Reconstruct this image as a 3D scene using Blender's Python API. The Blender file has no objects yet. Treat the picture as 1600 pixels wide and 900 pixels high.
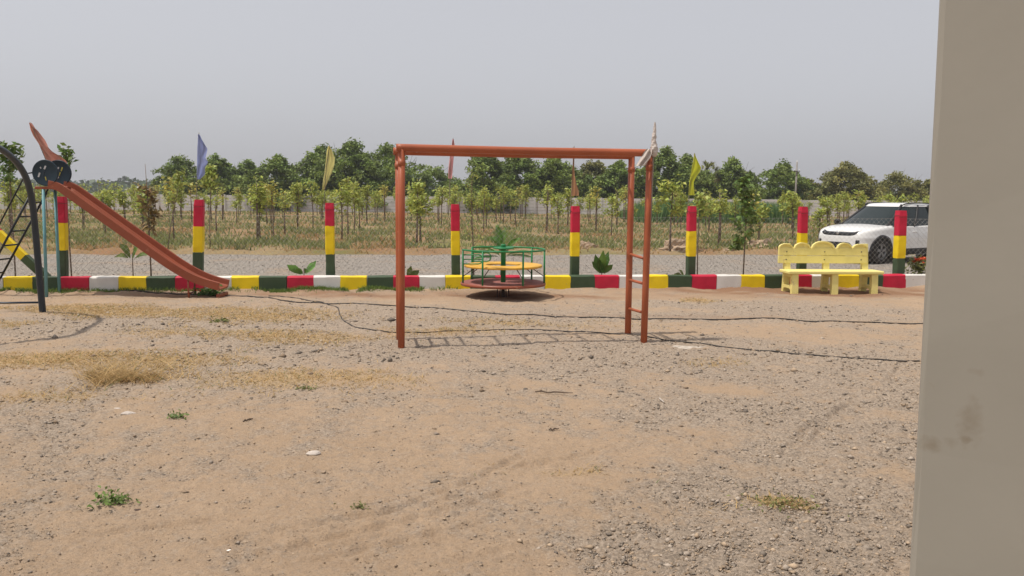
import bpy, math, random
import numpy as np
from mathutils import Vector, Matrix

# ------------------------------------------------------------------ camera, sky, sun, exposure
S = bpy.context.scene
C = S.collection
R = math.radians
W, H, F = 1600.0, 900.0, 1300.0           # pixel frame of the photograph, focal length in those pixels
CAMH = 1.72
PITCH = math.atan((450 - 308) / F)
ROLL = R(0.5)
_r0 = Vector((1, 0, 0)); _u0 = Vector((0, math.sin(PITCH), math.cos(PITCH))); FWD = Vector((0, math.cos(PITCH), -math.sin(PITCH)))
RGT = _r0 * math.cos(ROLL) + _u0 * math.sin(ROLL)
UP = _u0 * math.cos(ROLL) - _r0 * math.sin(ROLL)
EYE = Vector((0, 0, CAMH))
cd = bpy.data.cameras.new('camera'); cam = bpy.data.objects.new('camera', cd); C.objects.link(cam)
cd.sensor_width = 36; cd.lens = 36 * F / W; cd.clip_start = 0.05; cd.clip_end = 6000
cam.matrix_world = Matrix((
    (RGT.x, UP.x, -FWD.x, EYE.x), (RGT.y, UP.y, -FWD.y, EYE.y), (RGT.z, UP.z, -FWD.z, EYE.z), (0, 0, 0, 1)))
S.camera = cam

LIGHT = Vector((0.93, 0.26, -2.3)).normalized()       # the way sunlight travels
SUN_EL = math.asin(-LIGHT.z)
SUN_AZ = math.atan2(-LIGHT.x, -LIGHT.y)               # from +Y towards +X
wd = bpy.data.worlds.new('World'); S.world = wd; wd.use_nodes = True
nt = wd.node_tree; bg = nt.nodes['Background']
sky = nt.nodes.new('ShaderNodeTexSky'); sky.sky_type = 'NISHITA'; sky.sun_disc = False
sky.sun_elevation = SUN_EL; sky.sun_rotation = SUN_AZ
sky.air_density = 1.0; sky.dust_density = 4.0; sky.ozone_density = 1.5
hs = nt.nodes.new('ShaderNodeHueSaturation'); hs.inputs['Saturation'].default_value = 0.28
grey = nt.nodes.new('ShaderNodeMix'); grey.data_type = 'RGBA'; grey.inputs['Factor'].default_value = 0.55
grey.inputs['B'].default_value = (5.0, 5.0, 5.35, 1)  # thick even haze veiling the sky
nt.links.new(sky.outputs[0], hs.inputs['Color']); nt.links.new(hs.outputs[0], grey.inputs['A'])
nt.links.new(grey.outputs['Result'], bg.inputs['Color']); bg.inputs['Strength'].default_value = 0.135
sl = bpy.data.lights.new('sun', 'SUN'); sl.energy = 3.7; sl.angle = R(1.0); sl.color = (1, 0.94, 0.84)
so = bpy.data.objects.new('sun', sl); C.objects.link(so); so.rotation_euler = LIGHT.to_track_quat('-Z', 'Y').to_euler()
so.location = (-8, -3, 20)
S.render.engine = 'CYCLES'
S.view_settings.view_transform = 'Standard'; S.view_settings.look = 'None'
S.view_settings.exposure = 0.0; S.view_settings.gamma = 1.0; S.view_settings.use_curve_mapping = False

# ------------------------------------------------------------------ pixel helpers
def ray(px, py): return FWD + RGT * ((px - W / 2) / F) + UP * ((H / 2 - py) / F)
def gnd(px, py, z=0.0):
    d = ray(px, py); t = (z - CAMH) / d.z; return EYE + d * t
def at(px, py, Y):
    d = ray(px, py); return EYE + d * (Y / d.y)

rng = random.Random(7)
NR = np.random.default_rng(11)

# smooth repeatable noise for layout
_ph = NR.uniform(0, 6.28, (6, 8)); _dr = NR.uniform(0, 6.28, (6, 8))
def wob(x, y, scale, k=0):
    s = 0.0
    for i in range(6):
        f = (1 + 0.55 * i) / scale; a = _dr[i, k]
        s = s + np.sin((x * np.cos(a) + y * np.sin(a)) * f * 6.28 + _ph[i, k]) / (1 + .35 * i)
    return s / 2.6

_lat = np.random.default_rng(5).uniform(-1, 1, (256, 256))
def vnoise(x, y, scale, k=0):
    """lattice value noise in -1..1"""
    a = .6 + k; X = (x * np.cos(a) - y * np.sin(a)) / scale + 37.3 * k; Y = (x * np.sin(a) + y * np.cos(a)) / scale + 11.7 * k
    i = np.floor(X).astype(int); j = np.floor(Y).astype(int); u = X - i; v = Y - j; u = u * u * (3 - 2 * u); v = v * v * (3 - 2 * v)
    g = lambda p, q: _lat[p % 256, q % 256]
    return (g(i, j) * (1 - u) + g(i + 1, j) * u) * (1 - v) + (g(i, j + 1) * (1 - u) + g(i + 1, j + 1) * u) * v
# ------------------------------------------------------------------ mesh building
class MB:
    def __init__(s): s.v = []; s.f = []; s.sm = []
    def add(s, vs, fs, smooth=False):
        o = len(s.v); s.v += [Vector(p) for p in vs]
        s.f += [tuple(i + o for i in f) for f in fs]; s.sm += [smooth] * len(fs); return s
    def box(s, c, d, rz=0.0, b=0.0):
        """bevelled box: centre, full size"""
        x, y, z = d[0] / 2, d[1] / 2, d[2] / 2; cz, sz = math.cos(rz), math.sin(rz)
        if b <= 0:
            pts = [(i * x, j * y, k * z) for k in (-1, 1) for j in (-1, 1) for i in (-1, 1)]
            fs = [(0, 2, 3, 1), (4, 5, 7, 6), (0, 1, 5, 4), (2, 6, 7, 3), (0, 4, 6, 2), (1, 3, 7, 5)]
        else:
            b = min(b, x * .9, y * .9, z * .9); pts = []; fs = []
            def ring(zz, ins):
                X, Y = x - ins, y - ins
                return [(-X + b, -Y, zz), (X - b, -Y, zz), (X, -Y + b, zz), (X, Y - b, zz), (X - b, Y, zz), (-X + b, Y, zz), (-X, Y - b, zz), (-X, -Y + b, zz)]
            for zz, ins in ((-z, b * .6), (-z + b, 0), (z - b, 0), (z, b * .6)): pts += ring(zz, ins)
            for r in range(3):
                for i in range(8): j = (i + 1) % 8; fs.append((r * 8 + i, r * 8 + j, r * 8 + 8 + j, r * 8 + 8 + i))
            fs.append(tuple(range(7, -1, -1))); fs.append(tuple(range(24, 32)))
        return s.add([(c[0] + p[0] * cz - p[1] * sz, c[1] + p[0] * sz + p[1] * cz, c[2] + p[2]) for p in pts], fs)
    def tube(s, path, r, n=10, caps=True, closed=False):
        P = [Vector(p) for p in path]; m = len(P)
        rs = r if isinstance(r, (list, tuple)) else [r] * m
        vs = []; fs = []; prev = None
        for i in range(m):
            a = P[(i - 1) % m] if (closed or i > 0) else P[i]; b = P[(i + 1) % m] if (closed or i < m - 1) else P[i]
            t = (b - a).normalized()
            if prev is None: q = t.orthogonal().normalized()
            else:
                q = prev - t * prev.dot(t)
                q = q.normalized() if q.length > 1e-6 else t.orthogonal().normalized()
            prev = q; w = t.cross(q)
            for k in range(n):
                g = 6.28318 * k / n; vs.append(P[i] + (q * math.cos(g) + w * math.sin(g)) * rs[i])
        for i in range(m if closed else m - 1):
            for k in range(n):
                j = (i + 1) % m; l = (k + 1) % n
                fs.append((i * n + k, i * n + l, j * n + l, j * n + k))
        s.add(vs, fs, True)
        if caps and not closed:
            o = len(s.v) - len(vs)
            s.f.append(tuple(o + k for k in range(n - 1, -1, -1))); s.f.append(tuple(o + (m - 1) * n + k for k in range(n))); s.sm += [False, False]
        return s
    def lathe(s, c, prof, n=32, axis='z', smooth=True):
        """prof: list of (radius, height)"""
        vs = []; fs = []; m = len(prof)
        for r, h in prof:
            for k in range(n):
                g = 6.28318 * k / n; p = (r * math.cos(g), r * math.sin(g), h)
                if axis == 'y': p = (p[0], p[2], p[1])
                if axis == 'x': p = (p[2], p[0], p[1])
                vs.append((c[0] + p[0], c[1] + p[1], c[2] + p[2]))
        for i in range(m - 1):
            for k in range(n):
                l = (k + 1) % n; fs.append((i * n + k, i * n + l, i * n + n + l, i * n + n + k))
        return s.add(vs, fs, smooth)
    def prism(s, poly, o, ex, ey, d):
        """polygon in the plane (ex, ey) at o, extruded by vector d"""
        o, ex, ey, d = Vector(o), Vector(ex), Vector(ey), Vector(d); n = len(poly)
        a = [o + ex * p[0] + ey * p[1] for p in poly]; b = [p + d for p in a]
        fs = [tuple(range(n - 1, -1, -1)), tuple(range(n, 2 * n))]
        for i in range(n): j = (i + 1) % n; fs.append((i, j, n + j, n + i))
        return s.add(a + b, fs)
    def build(s, name, m, parent=None, local=False):
        me = bpy.data.meshes.new(name)
        o0 = Vector((0, 0, 0)) if (parent is None or local) else world_loc(parent)
        me.from_pydata([tuple(p - o0) for p in s.v], [], s.f); me.update()
        me.polygons.foreach_set('use_smooth', s.sm)
        import bmesh
        bm = bmesh.new(); bm.from_mesh(me); bmesh.ops.recalc_face_normals(bm, faces=bm.faces); bm.to_mesh(me); bm.free()
        if m: me.materials.append(m)
        o = bpy.data.objects.new(name, me); C.objects.link(o); o.parent = parent
        return o

def world_loc(o):
    v = Vector((0, 0, 0))
    while o is not None: v = v + o.location; o = o.parent
    return v

def np_mesh(name, verts, faces, m, parent=None, col=None, smooth=False):
    """fast mesh: verts (n,3), faces (k,3|4); col (n,3) point colours"""
    me = bpy.data.meshes.new(name); n = len(verts); k, w = faces.shape
    me.vertices.add(n); me.vertices.foreach_set('co', np.ascontiguousarray(verts, dtype=np.float32).ravel())
    me.loops.add(k * w); me.loops.foreach_set('vertex_index', np.ascontiguousarray(faces, dtype=np.int32).ravel())
    me.polygons.add(k); me.polygons.foreach_set('loop_start', np.arange(0, k * w, w, dtype=np.int32))
    if smooth: me.polygons.foreach_set('use_smooth', np.ones(k, dtype=bool))
    if col is not None:
        a = me.attributes.new('Col', 'FLOAT_COLOR', 'POINT')
        a.data.foreach_set('color', np.concatenate([col, np.ones((n, 1))], 1).astype(np.float32).ravel())
    me.update(calc_edges=True); me.validate()
    if m: me.materials.append(m)
    o = bpy.data.objects.new(name, me); C.objects.link(o); o.parent = parent
    return o

def tag(o, label=None, cat=None, group=None, kind=None):
    if label: o['label'] = label
    if cat: o['category'] = cat
    if group: o['group'] = group
    if kind: o['kind'] = kind
    return o
def thing(name, loc, label, cat, group=None, rz=0.0):
    o = bpy.data.objects.new(name, None); C.objects.link(o); o.empty_display_size = .1
    o.location = loc; o.rotation_euler.z = rz
    return tag(o, label, cat, group)
def copy_tree(o, parent=None):
    c = o.copy(); C.objects.link(c); c.parent = parent
    for ch in list(o.children): copy_tree(ch, c)
    return c

# ------------------------------------------------------------------ materials
def nodes(name):
    m = bpy.data.materials.new(name); m.use_nodes = True
    t = m.node_tree; return m, t, t.nodes['Principled BSDF']
def noise(t, vec, scale, detail=4, rough=.55, dist=0.0):
    n = t.nodes.new('ShaderNodeTexNoise'); n.inputs['Scale'].default_value = scale; n.inputs['Detail'].default_value = detail
    n.inputs['Roughness'].default_value = rough; n.inputs['Distortion'].default_value = dist
    if vec: t.links.new(vec, n.inputs['Vector'])
    return n.outputs['Fac']
def ramp(t, fac, a, b):
    n = t.nodes.new('ShaderNodeMapRange'); n.inputs['From Min'].default_value = a; n.inputs['From Max'].default_value = b
    t.links.new(fac, n.inputs['Value']); return n.outputs['Result']
def mixc(t, fac, a, b, mode='MIX'):
    n = t.nodes.new('ShaderNodeMix'); n.data_type = 'RGBA'; n.blend_type = mode
    for k, v in (('Factor', fac), ('A', a), ('B', b)):
        if isinstance(v, (int, float)): n.inputs[k].default_value = v
        elif isinstance(v, tuple): n.inputs[k].default_value = (*v, 1)
        else: t.links.new(v, n.inputs[k])
    return n.outputs['Result']
def mul(t, a, b):
    n = t.nodes.new('ShaderNodeMath'); n.operation = 'MULTIPLY'
    for i, v in enumerate((a, b)):
        if isinstance(v, (int, float)): n.inputs[i].default_value = v
        else: t.links.new(v, n.inputs[i])
    return n.outputs[0]
def bumpn(t, bs, h, strength, dist):
    b = t.nodes.new('ShaderNodeBump'); b.inputs['Strength'].default_value = strength; b.inputs['Distance'].default_value = dist
    t.links.new(h, b.inputs['Height']); t.links.new(b.outputs[0], bs.inputs['Normal'])
def coord(t, kind='Object'):
    return t.nodes.new('ShaderNodeTexCoord').outputs[kind]

def paint(name, base, rough=.55, var=.12, scale=5, bump=.25, bscale=70, wear=None, wearamt=.0, wscale=9, spec=.35, metal=0.0, coat=0.0):
    m, t, bs = nodes(name); v = coord(t)
    n1 = noise(t, v, scale, 5); n2 = noise(t, v, bscale, 4)
    dk = tuple(c * (1 - var) for c in base); lt = tuple(min(1, c * (1 + var)) for c in base)
    col = mixc(t, ramp(t, n1, .3, .7), dk, lt)
    if wear:
        w = ramp(t, noise(t, v, wscale, 7, .65), .66 - wearamt, .70 - wearamt * .6)
        col = mixc(t, mul(t, w, .85), col, wear)
    t.links.new(col, bs.inputs['Base Color'])
    bs.inputs['Roughness'].default_value = rough; bs.inputs['Specular IOR Level'].default_value = spec
    bs.inputs['Metallic'].default_value = metal; bs.inputs['Coat Weight'].default_value = coat
    if bump: bumpn(t, bs, n2, bump, .01)
    return m

def leafm(name, base, var=.35, transl=.35, rough=.55):
    """foliage: per-leaf colour attribute times base, some light through the blade"""
    m, t, bs = nodes(name)
    a = t.nodes.new('ShaderNodeAttribute'); a.attribute_name = 'Col'
    col = mixc(t, 1.0, a.outputs['Color'], base, 'MULTIPLY')
    t.links.new(col, bs.inputs['Base Color']); bs.inputs['Roughness'].default_value = rough; bs.inputs['Specular IOR Level'].default_value = .3
    tr = t.nodes.new('ShaderNodeBsdfTranslucent'); t.links.new(col, tr.inputs['Color'])
    mx = t.nodes.new('ShaderNodeMixShader'); mx.inputs[0].default_value = transl
    t.links.new(bs.outputs[0], mx.inputs[1]); t.links.new(tr.outputs[0], mx.inputs[2])
    t.links.new(mx.outputs[0], t.nodes['Material Output'].inputs['Surface'])
    return m

def attrm(name, rough=.9):
    m, t, bs = nodes(name)
    a = t.nodes.new('ShaderNodeAttribute'); a.attribute_name = 'Col'
    t.links.new(a.outputs['Color'], bs.inputs['Base Color']); bs.inputs['Roughness'].default_value = rough; bs.inputs['Specular IOR Level'].default_value = .15
    return m

DIRT = (.30, .21, .14)
M = {}
M['orange'] = paint('orange paint', (.35, .088, .034), .45, .14, 3, .12, 90, (.30, .16, .09), .02, 14, .4)
M['chute'] = paint('terracotta paint', (.24, .058, .026), .42, .12, 2.5, .15, 50, (.33, .17, .11), .03, 8, .4)
M['red'] = paint('red paint', (.52, .012, .045), .6, .12, 4, .5, 60, (.42, .10, .10), -.03, 10)
M['yellow'] = paint('yellow paint', (.80, .58, .006), .6, .08, 4, .5, 60, (.55, .40, .10), -.02, 10)
M['green'] = paint('dark green paint', (.045, .075, .035), .6, .15, 4, .5, 60, (.13, .12, .08), -.03, 10)
M['white'] = paint('white paint', (.68, .66, .62), .65, .07, 4, .5, 60, (.50, .44, .37), .02, 8)
M['soil'] = paint('soil', (.34, .19, .11), .95, .25, 6, .8, 40)
M['bench'] = paint('pale yellow paint', (.76, .66, .24), .6, .08, 3.5, .5, 55, (.60, .50, .24), .02, 7)
M['bolt'] = paint('dull bolt', (.10, .09, .05), .5, .1, 4, 0)
M['mgreen'] = paint('green enamel', (.008, .17, .05), .42, .15, 5, .1, 80, (.05, .10, .05), .01, 15, .4)
M['seat'] = paint('ochre enamel', (.66, .36, .05), .5, .12, 4, .2, 60, (.36, .20, .10), .03, 9)
M['deck'] = paint('faded red deck', (.27, .10, .085), .7, .22, 3, .4, 40, (.33, .22, .18), .07, 5)
M['rust'] = paint('dark rusty steel', (.06, .035, .025), .7, .2, 8, .3, 80)
M['navy'] = paint('navy enamel', (.018, .030, .048), .38, .15, 3, .1, 80, (.06, .06, .06), .01, 12, .45)
M['black'] = paint('black enamel', (.012, .014, .018), .45, .2, 5, .1, 80)
M['teal'] = paint('teal enamel', (.13, .30, .33), .45, .14, 5, .1, 80, (.12, .12, .10), .02, 12)
M['disc'] = paint('dark blue sheet', (.012, .027, .042), .40, .2, 3, .1, 60)
M['sticker_white'] = paint('white sticker', (.42, .42, .44), .6, .2, 30, 0)
M['sticker_yellow'] = paint('yellow sticker', (.30, .27, .05), .6, .3, 30, 0)
M['wire'] = paint('galvanised wire', (.42, .40, .37), .5, .1, 5, 0, metal=.4)
M['hose'] = paint('black hose', (.022, .019, .017), .6, .3, 3, .1, 60)
M['pole_grey'] = paint('thin stick', (.22, .19, .15), .7, .2, 5, 0)
M['concrete'] = paint('concrete', (.60, .575, .555), .9, .14, .6, .4, 20, (.45, .42, .40), .05, 2.2)
M['pillar'] = None
M['bark'] = paint('bark', (.17, .125, .095), .9, .25, 6, .6, 30)
M['bark_far'] = paint('tree bark', (.09, .068, .05), .9, .25, 2, .6, 12)
M['stake'] = paint('stake wood', (.12, .085, .06), .9, .25, 6, .6, 30)
M['leaf_sap'] = leafm('sapling leaf', (.36, .40, .105), .3, .35)
M['leaf_tree'] = leafm('tree leaf', (.155, .225, .050), .3, .25)
M['leaf_olive'] = leafm('olive leaf', (.185, .195, .065), .3, .3)
M['leaf_palm'] = leafm('palm leaf', (.15, .22, .055), .3, .3)
M['leaf_bright'] = leafm('broad leaf', (.13, .26, .06), .3, .35)
M['leaf_dry'] = leafm('wilted leaf', (.26, .19, .08), .3, .3)
M['leaf_far'] = leafm('far wood leaf', (.055, .085, .035), .3, .2)
M['grass'] = leafm('grass blade', (1, 1, 1), .3, .35, .8)
M['stones'] = attrm('loose stone')
M['rock'] = paint('rubble stone', (.40, .29, .20), .95, .2, 9, .9, 25)

# ------------------------------------------------------------------ ground
KL = gnd(70, 457.5); KR = gnd(1400, 451.0)            # foot of the kerb, left and right
KD = (KR - KL).normalized(); KN = Vector((-KD.y, KD.x, 0))   # along, and away from the camera
KANG = math.atan2(KD.y, KD.x)
def kpt(s, off=0.0, z=0.0): return KL + KD * s + KN * off + Vector((0, 0, z))
def kerb_y(x): return KL.y + (x - KL.x) * KD.y / KD.x

# blobs on the playground: (pixel centre, radius x m, radius y m, weight)
def blobs(lst):
    out = []
    for px, py, rx, ry, w in lst:
        g = gnd(px, py); out.append((g.x, g.y, rx, ry, w))
    return out
GRAVEL = blobs([(300, 505, 3.2, 1.1, .9), (560, 490, 2.4, 1.2, .9), (100, 515, 2.0, 1.0, .7), (500, 540, 1.8, .7, .7), (330, 560, 1.8, .8, .7),
                (130, 600, 1.6, .7, .55), (560, 620, 1.0, .35, .35), (820, 500, 2.6, .9, .8), (950, 570, 1.5, .75, 1.0), (1080, 540, 1.3, .8, .95),
                (1250, 490, 2.2, 1.0, .85), (1120, 475, 2.0, .6, .8), (1350, 560, 1.6, .9, .6), (1150, 640, 1.2, .7, .75), (1330, 700, 1.0, .9, .6),
                (1200, 780, .85, .55, .75), (1320, 850, .7, .5, .8), (1020, 870, .5, .3, .55), (880, 640, .8, .3, .35), (230, 690, 1.0, .4, .35),
                (280, 740, .7, .3, .35), (700, 540, 1.2, .6, .6), (1400, 620, 1.0, .8, .55), (760, 580, .9, .3, .45), (60, 640, .8, .4, .35), (1250, 900, .6, .3, .8)])
STRAW = blobs([(190, 590, .32, .22, 1.4), (215, 560, 1.0, .3, .8), (60, 565, 1.1, .35, .8), (180, 487, 1.0, .45, .9), (400, 492, .9, .55, .9), (455, 527, .8, .35, .9),
               (60, 480, .8, .3, .6), (440, 595, .9, .3, .5), (690, 515, .55, .3, .6), (520, 585, .7, .25, .45), (20, 505, .6, .3, .5), (800, 505, 1.2, .3, .35),
               (1090, 470, .25, .2, .7), (1110, 565, .4, .2, .4), (1220, 785, .16, .07, .9), (910, 740, .25, .08, .45), (300, 520, .8, .3, .4), (60, 620, .5, .2, .5)])
RED = blobs([(1300, 456, 2.0, .65, 2.2), (1150, 454, 2.0, .45, .9), (560, 459, 4.0, .35, .4), (900, 462, 3.0, .5, .45), (1040, 495, 2.0, .3, .35), (560, 462, 4.0, .3, .5), (150, 462, 4.0, .25, .4), (860, 492, .6, .2, .5)])
def field(bl, x, y):
    s = np.zeros_like(x)
    for bx, by, rx, ry, w in bl: s = s + w * np.exp(-(((x - bx) / rx) ** 2 + ((y - by) / ry) ** 2))
    return s
def gravel_at(x, y): return np.clip(field(GRAVEL, x, y) * .72 * (1.0 + .5 * wob(x, y, 1.6, 0)) + .24 * vnoise(x, y, .8, 1) + .22 * vnoise(x, y, .31, 3) + .24 * vnoise(x, y, .12, 6) + .18 * vnoise(x, y, .05, 7) + .20, 0, 1)
def straw_at(x, y): return np.clip(field(STRAW, x, y) * (1.05 + .7 * vnoise(x, y, .6, 2) + .5 * vnoise(x, y, .22, 4)), 0, 1.2)
def red_at(x, y): return np.clip(field(RED, x, y) * (.9 + .6 * wob(x, y, 1.4, 3)), 0, 1)
def ground_z(x, y):
    z = .010 * wob(x, y, 1.9, 4) + .008 * vnoise(x, y, .62, 1) + .006 * vnoise(x, y, .27, 2) + .0045 * vnoise(x, y, .12, 3)
    # wheel and drag marks running up to the right across the bare sand
    for (ax, ay, bx, by, wd_, dp) in TRACKS:
        dx, dy = bx - ax, by - ay; L = math.hypot(dx, dy); dx /= L; dy /= L
        s = (x - ax) * dx + (y - ay) * dy; d = (x - ax) * -dy + (y - ay) * dx + .05 * np.sin(s * 2.1 + ax)
        m = np.clip(s / .4, 0, 1) * np.clip((L - s) / .4, 0, 1)
        z = z - dp * m * (np.exp(-(d / wd_) ** 2) - .6 * np.exp(-((d - 1.8 * wd_) / (.7 * wd_)) ** 2) - .6 * np.exp(-((d + 1.8 * wd_) / (.7 * wd_)) ** 2)) * (1 + .4 * np.sin(s * 31))
    # swept-up sand against the kerb
    k = (x - KL.x) * KN.x + (y - KL.y) * KN.y
    z = z + .035 * np.exp(-((k + .05) / .28) ** 2) * (1 + .9 * wob(x, y, 1.2, 7))
    return z
TR = [((330, 895), (860, 745)), ((480, 870), (700, 800)), ((230, 880), (760, 760)), ((420, 900), (820, 790)), ((560, 820), (840, 700)), ((760, 740), (980, 690)), ((20, 860), (420, 800)), ((1250, 700), (1420, 560)), ((1180, 730), (1400, 590)), ((640, 895), (900, 830))]
TRACKS = []
for a, b in TR:
    ga, gb = gnd(*a), gnd(*b); TRACKS.append((ga.x, ga.y, gb.x, gb.y, .032, .016))

# playground sheet: rows bunch up towards the camera
ny, nx = 520, 560
ys = np.exp(np.linspace(math.log(2.1), math.log(17.5), ny)); tt = np.linspace(-1, 1, nx)
Yg, Tg = np.meshgrid(ys, tt, indexing='ij'); Xg = Tg * (Yg * .72 + .9)
kk = (Xg - KL.x) * KN.x + (Yg - KL.y) * KN.y
over = np.clip(kk - .12, 0, None); Xg = Xg - KN.x * over; Yg = Yg - KN.y * over   # stop under the kerb
fine = .0018 * NR.normal(size=Xg.shape) + .0035 * vnoise(Xg, Yg, .06, 4) + .0025 * vnoise(Xg, Yg, .032, 5)
Zg = ground_z(Xg, Yg) + fine * (1 + 1.0 * gravel_at(Xg, Yg))
idx = np.arange(ny * nx).reshape(ny, nx)
fc = np.stack([idx[:-1, :-1], idx[:-1, 1:], idx[1:, 1:], idx[1:, :-1]], -1).reshape(-1, 4)
colr = np.stack([gravel_at(Xg, Yg), straw_at(Xg, Yg), red_at(Xg, Yg)], -1).reshape(-1, 3)
def ground_mat():
    m, t, bs = nodes('sand and gravel'); v = coord(t)
    a = t.nodes.new('ShaderNodeAttribute'); a.attribute_name = 'Col'
    sp = t.nodes.new('ShaderNodeSeparateColor'); t.links.new(a.outputs['Color'], sp.inputs[0])
    big = ramp(t, noise(t, v, .8, 6, .6), .3, .7); mid = ramp(t, noise(t, v, 6, 6, .6), .3, .7); fin = ramp(t, noise(t, v, 85, 5, .7), .32, .68)
    sand = mixc(t, big, (.44, .310, .203), (.505, .366, .252)); sand = mixc(t, mul(t, mid, .5), sand, (.365, .255, .170)); sand = mixc(t, mul(t, fin, .48), sand, (.22, .158, .105)); sand = mixc(t, mul(t, ramp(t, noise(t, v, 30, 6, .75), .52, .66), .45), sand, (.23, .165, .11))
    vor = t.nodes.new('ShaderNodeTexVoronoi'); vor.inputs['Scale'].default_value = 75; t.links.new(v, vor.inputs['Vector'])
    hsv = t.nodes.new('ShaderNodeSeparateColor'); t.links.new(vor.outputs['Color'], hsv.inputs[0])
    grv = mixc(t, hsv.outputs[0], (.20, .162, .128), (.42, .338, .265))
    gm = ramp(t, sp.outputs[0], .12, .75)
    br = t.nodes.new('ShaderNodeMath'); br.operation = 'ADD'; t.links.new(gm, br.inputs[0]); t.links.new(mul(t, ramp(t, noise(t, v, 22, 6, .75), .38, .62), .7), br.inputs[1])
    col = mixc(t, mul(t, ramp(t, br.outputs[0], .25, 1.3), .9), sand, grv)
    col = mixc(t, mul(t, ramp(t, sp.outputs[1], .05, 1.1), .6), col, (.43, .295, .145))
    col = mixc(t, mul(t, ramp(t, sp.outputs[2], .1, 1.0), .8), col, (.22, .115, .065))
    t.links.new(col, bs.inputs['Base Color']); bs.inputs['Roughness'].default_value = .95; bs.inputs['Specular IOR Level'].default_value = .1
    bumpn(t, bs, noise(t, v, 48, 8, .75), 1.0, .018)
    return m
tag(np_mesh('playground_ground', np.stack([Xg, Yg, Zg], -1).reshape(-1, 3), fc, ground_mat(), col=colr, smooth=True), kind='structure')

# the land all around, one sheet to the horizon
def land_mat():
    m, t, bs = nodes('dry land'); v = coord(t)
    col = mixc(t, ramp(t, noise(t, v, .35, 6, .6), .38, .62), (.29, .23, .125), (.30, .21, .12))
    col = mixc(t, mul(t, ramp(t, noise(t, v, .16, 5, .6, .6), .47, .60), .7), col, (.27, .135, .075))
    col = mixc(t, mul(t, ramp(t, noise(t, v, .23, 5, .65), .50, .64), .8), col, (.15, .17, .055))
    col = mixc(t, mul(t, ramp(t, noise(t, v, 9, 6, .7), .35, .7), .4), col, (.16, .10, .055))
    t.links.new(col, bs.inputs['Base Color']); bs.inputs['Roughness'].default_value = 1; bs.inputs['Specular IOR Level'].default_value = .05
    bumpn(t, bs, noise(t, v, 7, 6, .7), .8, .06)
    return m
LAND = land_mat()
mb = MB(); B = 1500
mb.add([(-B, -B, -.06), (B, -B, -.06), (B, B, -.06), (-B, B, -.06)], [(0, 1, 2, 3)])
tag(mb.build('ground', LAND), kind='structure')

# orchard field: gently uneven sheet beyond the track
ROAD0, ROAD1 = 1.0, 9.4                                # offsets behind the kerb foot
def edge_k0(x): return ROAD1 + .35 * wob(x, x * 0, 4.0, 1) + .15 * wob(x, x * 0, 1.1, 2)
fy = np.exp(np.linspace(math.log(23.0), math.log(86), 260)); ft = np.linspace(-1, 1, 300)
FY, FT = np.meshgrid(fy, ft, indexing='ij'); FX = FT * (FY * .8 + 6)
koff = (FX - KL.x) * KN.x + (FY - KL.y) * KN.y
push = np.clip(edge_k0(FX) - koff, 0, None); FY = FY + push
koff = (FX - KL.x) * KN.x + (FY - KL.y) * KN.y
def edge_k(x): return ROAD1 + .35 * wob(x, x * 0, 4.0, 1) + .15 * wob(x, x * 0, 1.1, 2)
def field_z(x, y):
    k = (x - KL.x) * KN.x + (y - KL.y) * KN.y
    e = np.clip((k - edge_k(x)) / .5, 0, 1)
    return -.035 + (e ** .7) * (.055 + .05 * wob(x, y, 6, 2) + .03 * wob(x, y, 1.7, 3) + .10 * np.exp(-((k - ROAD1 - .7) / .45) ** 2) * (1 + .6 * wob(x, y, 1.1, 5))) 
FZ = field_z(FX, FY)
idx = np.arange(FX.size).reshape(FX.shape)
fc = np.stack([idx[:-1, :-1], idx[:-1, 1:], idx[1:, 1:], idx[1:, :-1]], -1).reshape(-1, 4)
tag(np_mesh('orchard_field', np.stack([FX, FY, FZ], -1).reshape(-1, 3), fc, LAND, smooth=True), kind='structure')

# gravel track between kerb and field
def road_mat():
    m, t, bs = nodes('gravel track'); v = coord(t)
    vor = t.nodes.new('ShaderNodeTexVoronoi'); vor.inputs['Scale'].default_value = 34; t.links.new(v, vor.inputs['Vector'])
    s_ = t.nodes.new('ShaderNodeSeparateColor'); t.links.new(vor.outputs['Color'], s_.inputs[0])
    col = mixc(t, s_.outputs[0], (.20, .175, .152), (.34, .30, .262))
    col = mixc(t, mul(t, ramp(t, noise(t, v, .7, 6, .65), .52, .68), .55), col, (.34, .24, .16))
    t.links.new(col, bs.inputs['Base Color']); bs.inputs['Roughness'].default_value = 1; bs.inputs['Specular IOR Level'].default_value = .1
    bumpn(t, bs, noise(t, v, 30, 6, .7), .8, .03)
    return m
mb = MB(); n = 60
vs = []; fs = []
for i in range(n + 1):
    s = -26 + 68 * i / n
    for off in (.2, 1.0, 3, 5, 7, 10.6): vs.append(kpt(s, off, .012 * math.sin(s * 1.7 + off) if off < 9 else .0))
for i in range(n):
    for j in range(5): a = i * 6 + j; fs.append((a, a + 6, a + 7, a + 1))
mb.add(vs, fs, True)
tag(mb.build('gravel_road', road_mat()), kind='structure')

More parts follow.
